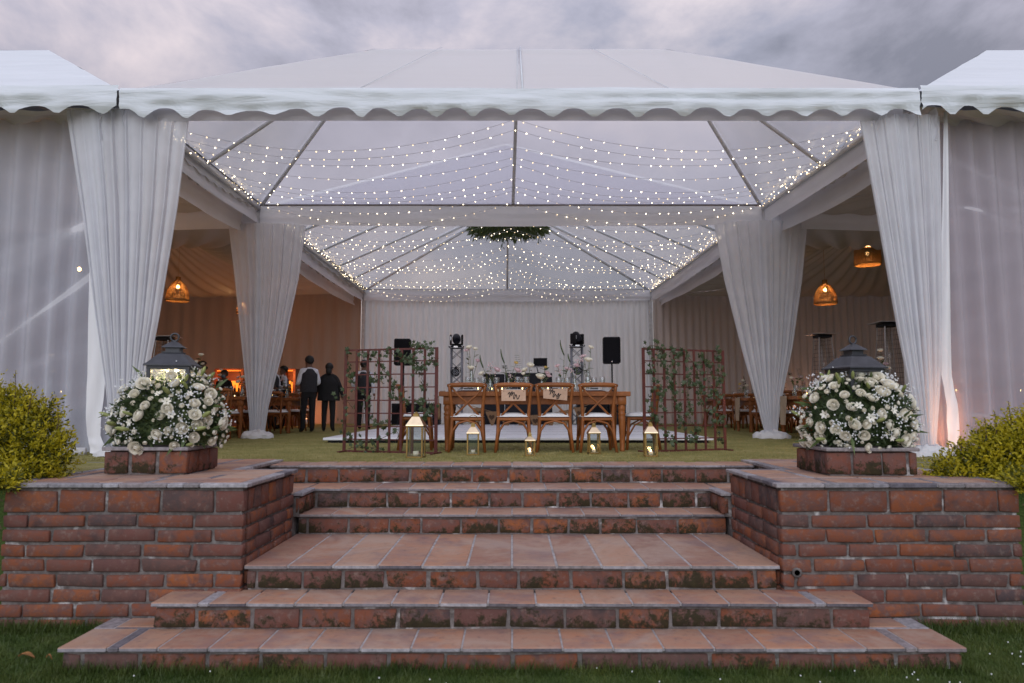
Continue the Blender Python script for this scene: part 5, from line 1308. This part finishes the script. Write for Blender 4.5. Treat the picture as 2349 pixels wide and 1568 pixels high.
shrub([cl(-30,985,Ys,.34), cl(60,985,Ys,.33), cl(110,1020,Ys-.05,.22), cl(30,930,Ys+.1,.24), cl(95,950,Ys+.1,.17), cl(140,1000,Ys,.12), cl(0,1060,Ys-.1,.26), cl(90,1055,Ys-.12,.20), cl(140,1060,Ys-.1,.12), cl(-40,900,Ys+.1,.26), cl(6,1150,5.12,.10), cl(4,1215,5.08,.085), cl(12,1112,5.2,.11), cl(0,1270,5.06,.065), cl(-30,1180,5.2,.16), cl(150,985,Ys,.06), cl(165,1020,Ys,.05), cl(120,900,Ys+.1,.06), cl(20,875,Ys+.1,.08), cl(60,900,Ys+.1,.14), cl(120,930,Ys+.1,.10)], 21000,
      'golden-leaved bush at the wall end beside the lit lantern flowers', 4, (X(40, Ys), Ys, .0), [tuple(P(28,960,Ys))+(.40,), tuple(P(95,950,Ys))+(.18,), tuple(P(65,950,Ys))+(.2,), tuple(P(130,985,Ys))+(.14,)])
shrub([cl(2300,1030,Ys,.30), cl(2360,1010,Ys,.34), cl(2230,1045,Ys,.20), cl(2180,1060,Ys,.14), cl(2330,975,Ys+.1,.20), cl(2270,990,Ys+.1,.18), cl(2390,960,Ys,.25), cl(2150,1065,Ys,.08), cl(2200,1020,Ys+.05,.12), cl(2345,1080,Ys-.2,.18), cl(2340,1115,5.25,.11), cl(2346,1160,5.12,.08), cl(2360,1220,5.1,.10), cl(2140,1045,Ys,.05), cl(2165,1035,Ys,.05), cl(2240,985,Ys,.06), cl(2300,1075,Ys-.15,.15)], 19000,
      'golden-leaved bush at the wall end beside the unlit lantern flowers', 5, (X(2310, Ys), Ys, .0), [tuple(P(2318,1000,Ys))+(.29,), tuple(P(2285,1005,Ys))+(.22,), tuple(P(2262,1015,Ys))+(.2,), tuple(P(2205,1040,Ys))+(.14,), tuple(P(2160,1060,Ys))+(.1,)])

# ================================================================== DINING TENTS
DT = farm_table(2.9, .95, .77, 'x', 'long dining tables')
RUN = MB(); RUN.grid(lambda u, v: ((u-.5)*.30, 0, 0), 1, 1)
def runner(parent_loc, ln, wd, z, s, label):
    """burlap runner along the table, hanging off its inner end; s = direction of that end"""
    root = thing('table_runner', label, 'runner', parent_loc)
    b = MB(); xe = s*(ln/2+.006)
    b.grid(lambda u, v: (lerp(-s*ln/2, xe, v), (u-.5)*.34, z+.006+.002*math.sin(u*9)), 6, 10)
    b.grid(lambda u, v: (xe+s*(.006+.02*math.sin(u*7+v*2)*v), (u-.5)*.34*(1-.25*v)+.02*v, lerp(z+.006, z-.52, v)), 8, 8)
    b.build('cloth', M['runner'], root, True)
tables = []
first = True
def dining(s, xin, Y, label, rl_, rz=0):
    global first
    cx = xin + s*1.45
    t_ = DT if first else copy_tree(DT)
    first = False; t_.location = (cx, Y, 0); t_.rotation_euler = (0,0,rz); t_['label'] = label
    runner((cx, Y, 0), 2.9, .95, .77, -s, rl_)
    return cx
LT = [(-4.75, 10.9), (-4.95, 13.35), (-4.75, 15.5), (-5.4, 18.4)]; RT = [(5.05, 9.9), (5.0, 12.6), (5.25, 15.9), (5.3, 18.9)]
tl_lab = ('front', 'second', 'third', 'rearmost'); near_far = {-1: 'steps side', 1: 'far side'}
for side, lst in ((-1, LT), (1, RT)):
    where = 'dining tent with the bar' if side < 0 else 'dining tent with the patio heaters'
    for i, (xin, Y) in enumerate(lst):
        cx = dining(side, xin, Y, f'long wooden dining table, {tl_lab[i]} row in the {where}', f'burlap runner hanging off the {tl_lab[i]} table in the {where}', rad((-4, 3)[side > 0]))
        for k in range(4):
            x = cx - 1.08 + k*.72
            for sy in (-1, 1):
                if i == 0 and side < 0 and sy < 0 and k < 2: continue
                place(chair0, (x+R.uniform(-.05,.05), Y+sy*R.uniform(.58,.66), 0), (0 if sy < 0 else PI)+R.uniform(-.15,.15), f'cross-back chair on the {near_far[sy]} of the {tl_lab[i]} table, {where}', f'chairs at the {tl_lab[i]} table in the {where}')
        for k in range(4):
            x = cx - 1.2 + k*.8 + R.uniform(-.1,.1); tall = (k+i) % 3 == 0
            if tall: bl = [(R.uniform(-.05,.05), .62, 'w', .045), (R.uniform(-.1,.1), .50, 'w', .05), (R.uniform(-.1,.1), .42, 'p', .04), (.03, .36, 'w', .05)]
            else: bl = [(R.uniform(-.12,.12), R.uniform(.26,.40), R.choice('wwpyme'), R.uniform(.035,.055)) for _ in range(4)] + [(R.uniform(-.1,.1), .38, R.choice('se'), .14)]
            vase((x, Y+R.uniform(-.12,.12), .776), bl, f'{"tall" if tall else "low"} vase of garden flowers on the {tl_lab[i]} table, {where}', f'vases on the {tl_lab[i]} table in the {where}', tall)
        for k in range(10):
            glass_at(cx-1.3+k*.29, Y+(-.22, .22)[k % 2], .77, f'wine glass on the {tl_lab[i]} table, {where}', f'glasses on the {tl_lab[i]} table in the {where}')
        for k in range(3): votive(cx-1.0+k*.9, Y+R.uniform(-.1,.1), .776, f'lit votive candle on the {tl_lab[i]} table, {where}', f'votive candles on the {tl_lab[i]} table in the {where}')
        for k in range(3): setting(cx-1.0+k*.95, Y-.28, .777, f'charger with plate on the {tl_lab[i]} table, {where}', f'place settings on the {tl_lab[i]} table in the {where}')

def heater(px, ptop, Y, label):
    z = P(px, ptop, Y).z; root = thing('patio_heater', label, 'heater', (X(px, Y), Y, 0)); k_ = math.sqrt(2)
    MB().lathe([(.25*k_, z-.03), (.25*k_, z-.02), (.10*k_, z), (.0, z)], 4, (0,0,0), True).build('reflector', M['steel'], root)
    MB().lathe([(.14*k_, z-.10), (.14*k_, z-.04)], 4, (0,0,0), True).build('burner_cap', M['black'], root)
    zb0 = .72
    for sx in (-1, 1):
        for sy in (-1, 1): MB().tube([(sx*.21, sy*.21, zb0), (sx*.12, sy*.12, z-.06)], .013, 6).build('corner_rod', M['steel'], root)
    MB().tube([(0,0,zb0), (0,0,z-.1)], .045, 12).build('glass_tube', M['glass'], root, True)
    for f in range(4):
        b = MB(); Rf = Matrix.Rotation(f*PI/2, 3, 'Z')
        for j in range(15):
            t = (j+.5)/15; hw = lerp(.205, .12, t); zz_ = lerp(zb0, z-.12, t); b.tube([Rf @ Vector((-hw, -hw, zz_)), Rf @ Vector((hw, -hw, zz_))], .0028, 4)
        for q in (-.4, 0, .4): b.tube([Rf @ Vector((.205*q, -.205, zb0)), Rf @ Vector((.12*q, -.12, z-.12))], .003, 4)
        b.build('grille', M['pipe_d'], root)
    MB().lathe([(.25*k_, .02), (.23*k_, zb0), (.20*k_, zb0+.01)], 4, (0,0,0), True).build('gas_housing', M['black'], root)
heater(372, 771, 14.3, 'pyramid patio heater behind the gathered curtain and lit lantern')
heater(1893, 765, 14.3, 'pyramid patio heater standing clear between the gathered curtains')
heater(2046, 738, 12.2, 'pyramid patio heater half hidden by the curtain beside the uplight')

def pendant(px, py, wpx, Y, label, drum=False, lit=True, rope=True):
    c = P(px, py, Y); wd = wpx*Y/F/2; root = thing('rattan_pendant', label, 'pendant lamp', c)
    prof = [(1.0,-1.0),(1.0,-.8),(.97,-.5),(.90,-.15),(.76,.2),(.55,.5),(.33,.72),(.22,.84),(.20,1.05),(.22,1.12)] if not drum else [(1.0,-.62),(1.02,-.3),(1.0,0),(.98,.3),(.97,.55)]
    b = MB(); H = wd*1.05
    def pr(t):
        k = t*(len(prof)-1); i = min(len(prof)-2, int(k)); return lerp(prof[i][0], prof[i+1][0], k-i)*wd, lerp(prof[i][1], prof[i+1][1], k-i)*H
    nr = 26
    for j in range(nr+1):
        r_, z = pr(j/nr); b.tube([(r_*math.cos(2*PI*k/28), r_*math.sin(2*PI*k/28), z) for k in range(28)], .0065 if j else .014, 4, closed=True)
    sh = b.build('weave', M['rattan'], root, True)
    b = MB()
    for k in range(34):
        a = 2*PI*k/34; b.tube([(pr(t/10)[0]*math.cos(a), pr(t/10)[0]*math.sin(a), pr(t/10)[1]) for t in range(11)], .0055, 4, False)
    b.build('ribs', M['rattan'], root, True)
    MB().ball((0,0,H*.25), (.038,.038,.05), 10, 7).build('bulb', M['lampbulb'] if lit else M['wax'], root, True)
    MB().tube([(0,0,H*.3),(0,0,1.1)], .004, 5).build('cord', M['rattan'], root)
    if lit:
        l_ = point('pendant_light', (0,0,H*.22), 26, (1,.55,.22), .05); l_.parent = root
pendant(408, 665, 50, 17.0, 'lit rattan pendant with visible bulb above the lit iron lantern')
pendant(558, 704, 30, 21.0, 'rattan pendant half hidden behind the curtain near the bar', lit=True)
pendant(1893, 672, 50, 17.0, 'lit rattan pendant with visible bulb above the free-standing patio heater')
pendant(1990, 590, 57, 15.5, 'rattan pendant tucked up under the ceiling folds beside the front curtain', True, True)
# bulb seen through the clear sidewall
pb = P(182, 618, 11.0); tp_ = thing('hanging_bulb', 'bare warm bulb glowing behind the creased clear sidewall', 'bulb', pb)
MB().ball((0,0,0), (.03,.03,.038), 10, 7).build('bulb', M['lampbulb'], tp_, True); MB().tube([(0,0,.05),(0,0,.5)], .007, 5).build('cord', M['black'], tp_); l_ = point('bulb_light', (0,0,-.1), 22, (1,.5,.2), .05); l_.parent = tp_

# orange-lit bar
for k, (x0, x1, lab) in enumerate(((488, 556, 'orange-lit back bar shelf behind the masked staff'), (642, 676, 'orange-lit back bar shelf beside the waiter in a vest'))):
    Y = 20.0; c = X((x0+x1)/2, Y); wd = (X(x1, Y)-X(x0, Y))/2; z = P(x0, 846, Y).z
    br = thing('bar_shelf', lab, 'bar', (c, Y, 0))
    MB().bbox(-wd, wd, 0, .5, z-.05, z, .01).build('top_shelf', M['bar'], br)
    for xx in (-wd+.04, wd-.04): MB().bbox(xx-.04, xx+.04, 0, .5, 0, z-.05, .006).build('side_panel', M['bar'], br)
    MB().bbox(-wd+.08, wd-.08, .4, .44, .9, z-.06, .004).build('back_panel', M['bar'], br)
    MB().bbox(-wd+.08, wd-.08, 0, .5, .86, .90, .006).build('counter', M['bar'], br)
    MB().box(-wd+.05, wd-.05, .02, .05, z-.075, z-.052).build('led_strip', M['orange'], br)
    MB().box(-wd+.08, wd-.08, .375, .398, .95, z-.35).build('lit_panel', M['orange'], br)
    MB().bbox(-wd+.06, wd-.06, -.02, .02, 0, .85, .006).build('front_panel', M['bar'], br)
    for q in range(5): MB().lathe([(0,0),(.035,0),(.035,.18),(.014,.24),(.014,.31),(0,.31)], 8).build('bottle', M['blackgloss'], br, True, (-wd+.2+q*(2*wd-.4)/4, .2, .90))
    l_ = point('bar_light', (0, -.35, z-.2), 22, (1,.30,.08), .2); l_.parent = br
# LED floor uplights washing the fabric walls
def uplight(loc, e_, c, label, tilt=0):
    u = thing('floor_uplight', label, 'uplight', loc); MB().lathe([(.0,0),(.07,0),(.085,.04),(.085,.16),(.07,.18),(.07,.15),(0,.15)], 14).build('housing', M['stage_w'], u, True)
    MB().lathe([(0,.155),(.068,.155)], 14).build('lens', M['ledwarm'], u)
    l_ = point('uplight_light', (0, 0, .3), e_, c, .08); l_.parent = u; return u
uplight((X(2108, 8.75), 8.85, 0), 24, (1,.45,.22), 'glowing floor uplight behind the gathered curtain base near the unlit lantern')
uplight((-6.6, 22.1, 0), 11, (1,.36,.14), 'floor uplight at the foot of the glow-tinted wall behind the bar')
uplight((-10.5, 22.1, 0), 11, (1,.36,.14), 'floor uplight at the far corner of the glow-tinted wall')
uplight((9.5, 22.1, 0), 12, (1,.45,.25), 'floor uplight at the foot of the pinkish wall')

# flower chandelier hanging over the stage
ch = thing('flower_chandelier', 'hanging disc of dark greenery and white blooms over the stage', 'chandelier', P(1166, 522, 17.4)); rr = random.Random(12); b = MB()
for _ in range(2600):
    a = rr.uniform(0, 2*PI); q = rr.random()**.5; p = Vector((1.0*q*math.cos(a), .8*q*math.sin(a), rr.uniform(-.06,.12)-.05*rr.random()))
    d = Vector((math.cos(a)*.5+rr.gauss(0,.4), math.sin(a)*.4+rr.gauss(0,.4), -.75+rr.gauss(0,.35))).normalized(); L_ = rr.uniform(.08,.24)*(1.35 if rr.random() < .08 else 1); s_ = d.cross(Vector((rr.gauss(0,1), rr.gauss(0,1), .2))).normalized()*L_*.11
    b.poly([p, p+d*L_*.45+s_, p+d*L_, p+d*L_*.45-s_])
for (x_, L0) in ((-.12, .48), (.18, .34), (-.3, .30), (.82, .34), (-.85, .28), (.62, .2)):
    for k in range(14):
        t = k/13; p = Vector((x_+.02*math.sin(t*5), -.2, -.08-L0*t)); d = Vector((rr.choice((-1,1))*.5, rr.gauss(0,.2), -.8)).normalized(); s_ = d.cross(Vector((0,1,0)))*.012; b.poly([p, p+d*.05+s_, p+d*.11, p+d*.05-s_])
o = b.build('greenery', M['stem'], ch); o['kind'] = 'stuff'
for _ in range(22):
    a = rr.uniform(PI, 2*PI); q = rr.uniform(.4, .95); o = link(ROSES[0], 'rose', ch, (q*math.cos(a), .75*q*math.sin(a), rr.uniform(-.1,.1)), None, rr.uniform(.05,.08)); o.rotation_euler = euler_to((math.cos(a), math.sin(a)-.4, -.5))
for s in (-.5, .5): MB().tube([(s, 0, .2), (0, 0, 1.35)], .006, 5).build('hanging_wire', M['pipe_d'], ch)

# ================================================================== PEOPLE
def person(label, loc, rz, h, arms, top, bottom, vest=False, mask=None, hairlong=False, shoes='blackcloth', sleeve=None, bun=False):
    root = thing('person', label, 'person', loc, rz); k = h/1.75
    J = {}; edges = []; radii = []
    def j(n, p, r_, par_=None):
        J[n] = len(radii); radii.append((Vector(p)*k, (r_[0]*k, r_[1]*k)))
        if par_: edges.append((J[par_], J[n]))
    j('pelvis', (0,0,.95), (.155,.115)); j('waist', (0,.0,1.10), (.145,.105), 'pelvis'); j('chest', (0,.01,1.30), (.165,.12), 'waist'); j('upper', (0,0,1.42), (.13,.085), 'chest'); j('neck', (0,.01,1.50), (.055,.055), 'upper'); j('jaw', (0,.02,1.58), (.068,.08), 'neck'); j('skull', (0,.01,1.67), (.088,.105), 'jaw'); j('crown', (0,.0,1.74), (.05,.06), 'skull')
    j('nose', (0,.115,1.615), (.014,.014), 'jaw')
    for s, nm in ((1, 'r'), (-1, 'l')):
        j('sh'+nm, (s*.165,0,1.415), (.082,.075), 'upper'); e_, wr = arms[nm]
        e_ = Vector(e_); wr = Vector(wr); j('el'+nm, (s*e_.x, e_.y, e_.z), (.058,.056), 'sh'+nm); j('wr'+nm, (s*wr.x, wr.y, wr.z), (.040,.038), 'el'+nm)
        d = (wr-e_).normalized(); hd_ = wr+d*.075; j('ha'+nm, (s*hd_.x, hd_.y, hd_.z), (.036,.02), 'wr'+nm)
        j('hip'+nm, (s*.09,0,.88), (.105,.10), 'pelvis'); j('kn'+nm, (s*.105,.015,.49), (.078,.076), 'hip'+nm); j('an'+nm, (s*.11,-.01,.09), (.060,.06), 'kn'+nm); j('toe'+nm, (s*.13,.15,.035), (.042,.032), 'an'+nm)
    me = bpy.data.meshes.new('body'); me.from_pydata([r_[0] for r_ in radii], edges, []); ob = bpy.data.objects.new('body_skin', me); col.objects.link(ob)
    sm = ob.modifiers.new('skin', 'SKIN'); sm.use_smooth_shade = True; sb = ob.modifiers.new('sub', 'SUBSURF'); sb.levels = sb.render_levels = 1
    for i, v in enumerate(me.skin_vertices[0].data): v.radius = radii[i][1]; v.use_root = (i == 0)
    dg = bpy.context.evaluated_depsgraph_get(); ev = ob.evaluated_get(dg); nm_ = bpy.data.meshes.new_from_object(ev); bpy.data.objects.remove(ob)
    for q in (top, bottom, 'skin_d', shoes, sleeve or top): nm_.materials.append(M[q])
    inv = {v: kk for kk, v in J.items()}
    for pg in nm_.polygons:
        c = pg.center; best, bn_ = 9e9, None
        for a, b_ in edges:
            pa, pb_ = radii[a][0], radii[b_][0]; t = max(0, min(1, (c-pa).dot(pb_-pa)/max(1e-9, (pb_-pa).length_squared))); dd = (c-(pa+(pb_-pa)*t)).length
            if dd < best: best, bn_ = dd, inv[b_]
        mi = 0
        if bn_ in ('jaw', 'skull', 'crown', 'nose') or bn_[:2] == 'ha': mi = 2
        elif bn_[:3] == 'hip' or bn_[:2] in ('kn', 'an'): mi = 1
        elif bn_[:3] == 'toe': mi = 3
        elif bn_[:2] in ('el', 'wr', 'sh'): mi = 4
        elif bn_ == 'neck': mi = 2 if c.z > 1.49*k else 0
        elif c.z < 1.0*k: mi = 1 if not hairlong else 0
        pg.material_index = mi; pg.use_smooth = True
    o = bpy.data.objects.new('body', nm_); col.objects.link(o); o.parent = root
    for s, nm in ((1, 'r'), (-1, 'l')):       # fingers
        e_, wr = arms[nm]; d = (Vector(wr)-Vector(e_)).normalized(); d.x *= s; base = Vector((s*wr[0], wr[1], wr[2]))+d*.10; side = d.cross(Vector((s,0,0))); side = side.normalized() if side.length > .1 else Vector((0,1,0)); b = MB()
        for q, L_ in ((-.024,.062),(-.008,.075),(.008,.07),(.024,.055)):
            p = base+side*q; b.tube([p*k, (p+d*L_*.55)*k, (p+d*L_+Vector((-s*.018,0,0)))*k], [.009*k,.0085*k,.006*k], 6)
        p = base-d*.05-side*.03; b.tube([p*k, (p-side*.03+d*.02)*k, (p-side*.034+d*.05)*k], [.010*k,.009*k,.007*k], 6); b.build('fingers', M['skin_d'], root, True)
        MB().ball((s*.082*k, .0, 1.62*k), (.012*k,.025*k,.033*k), 6, 5).build('ear', M['skin_d'], root, True)
    hr = MB()
    def fh_(u, v):
        a = 2*PI*u; f = math.sin(a); lo_ = -.25-.75*max(0, -f); ph = lo_+(PI/2-lo_)*v
        if f > .2: ph = max(ph, .35*f)
        rg_ = 1+.05*nz(math.cos(a)*6, math.sin(a)*6, ph*5)
        return (.104*k*rg_*math.cos(ph)*math.cos(a), (.124*rg_*math.cos(ph)*math.sin(a)-.008)*k, (1.675+.112*rg_*math.sin(ph))*k)
    hr.grid(fh_, 20, 10)
    if hairlong: hr.ball((0,-.10*k,1.56*k), (.075*k,.05*k,.09*k), 10, 7)
    hr.build('hair', M['hair'], root, True)
    if vest:
        b = MB()
        def fv_(u, v):
            a = 2*PI*u; z = lerp(.93, 1.47, v); wd = lerp(.185, .205, min(1, v*1.6)) if v < .75 else lerp(.205, .11, (v-.75)*4); dp = lerp(.155, .165, v) if v < .8 else lerp(.165, .09, (v-.8)*5)
            return (wd*math.cos(a)*k, (dp*math.sin(a)+.005)*k, z*k)
        b.grid(fv_, 24, 12); b.build('vest', M['vest'], root, True)
        MB().tube([(.068*k*math.cos(t), (.072*math.sin(t)+.012)*k, 1.492*k) for t in [2*PI*q/16 for q in range(16)]], .018*k, 6, closed=True).build('collar', M['shirt'], root, True)
    if top == 'blackcloth' and not vest:
        b = MB()
        def fj(u, v):
            a = 2*PI*u; z = lerp(.80, 1.45, v); wd = lerp(.285, .25, v) if v < .75 else lerp(.25, .12, (v-.75)*4); dp = .175 if v < .8 else lerp(.175, .09, (v-.8)*5)
            return (wd*math.cos(a)*k*(1+.02*math.sin(a*6)), dp*math.sin(a)*k, z*k)
        b.grid(fj, 28, 12); b.build('jacket', M['blackcloth'], root, True)
    if mask:
        b = MB(); b.grid(lambda u, v: (.07*k*math.sin((u-.5)*2.6), (.015+.095*math.cos((u-.5)*2.2)+.02*math.sin(PI*v))*k, lerp(1.555, 1.635, v)*k), 10, 5); b.build('face_mask', M[mask], root, True)
    return root
down = dict(r=((.235,-.02,1.14),(.255,.03,.90)), l=((.235,-.02,1.14),(.255,.03,.90)))
wide = dict(r=((.30,-.02,1.14),(.35,.02,.88)), l=((.30,-.02,1.14),(.35,.02,.88)))
fwd = dict(r=((.235,-.03,1.14),(.18,.22,1.10)), l=((.25,-.01,1.13),(.20,.24,1.12)))
g_ = G(752, 991); person('person in loose black clothes and white-soled shoes standing with back turned', g_, rad(5), 1.56, wide, 'blackcloth', 'blackcloth', hairlong=True, shoes='blackcloth')
g_ = G(705, 992.5); person('waiter in white shirt and charcoal vest with forearms raised at a table', g_, rad(35), 1.70, fwd, 'shirt', 'blackcloth', vest=True)
g_ = G(833, 986); person('waiter in white shirt and black vest standing behind the ivy trellis', g_, rad(-6), 1.72, dict(r=((.25,-.04,1.15),(.26,.02,.92)), l=((.30,-.06,1.16),(.22,.10,.98))), 'shirt', 'blackcloth', vest=True)
person('person in dark suit and black face mask, side on, near the bar', (X(461, 17.6), 17.6, 0), rad(-75), 1.72, down, 'blackcloth', 'blackcloth', mask='blackcloth')
person('person with pale blue face mask leaning low at the bar table', (X(512, 18.2), 18.2, -.10), rad(175), 1.62, fwd, 'blackcloth', 'blackcloth', mask='mask_b')
person('waiter in white shirt and vest half hidden behind the gathered curtain', (X(648, 18.0), 18.0, 0), rad(120), 1.62, fwd, 'shirt', 'blackcloth', vest=True)
person('dark-vested waiter beside the bar, mostly covered by the curtain edge', (X(622, 17.4), 17.4, 0), rad(-120), 1.66, fwd, 'shirt', 'blackcloth', vest=True)
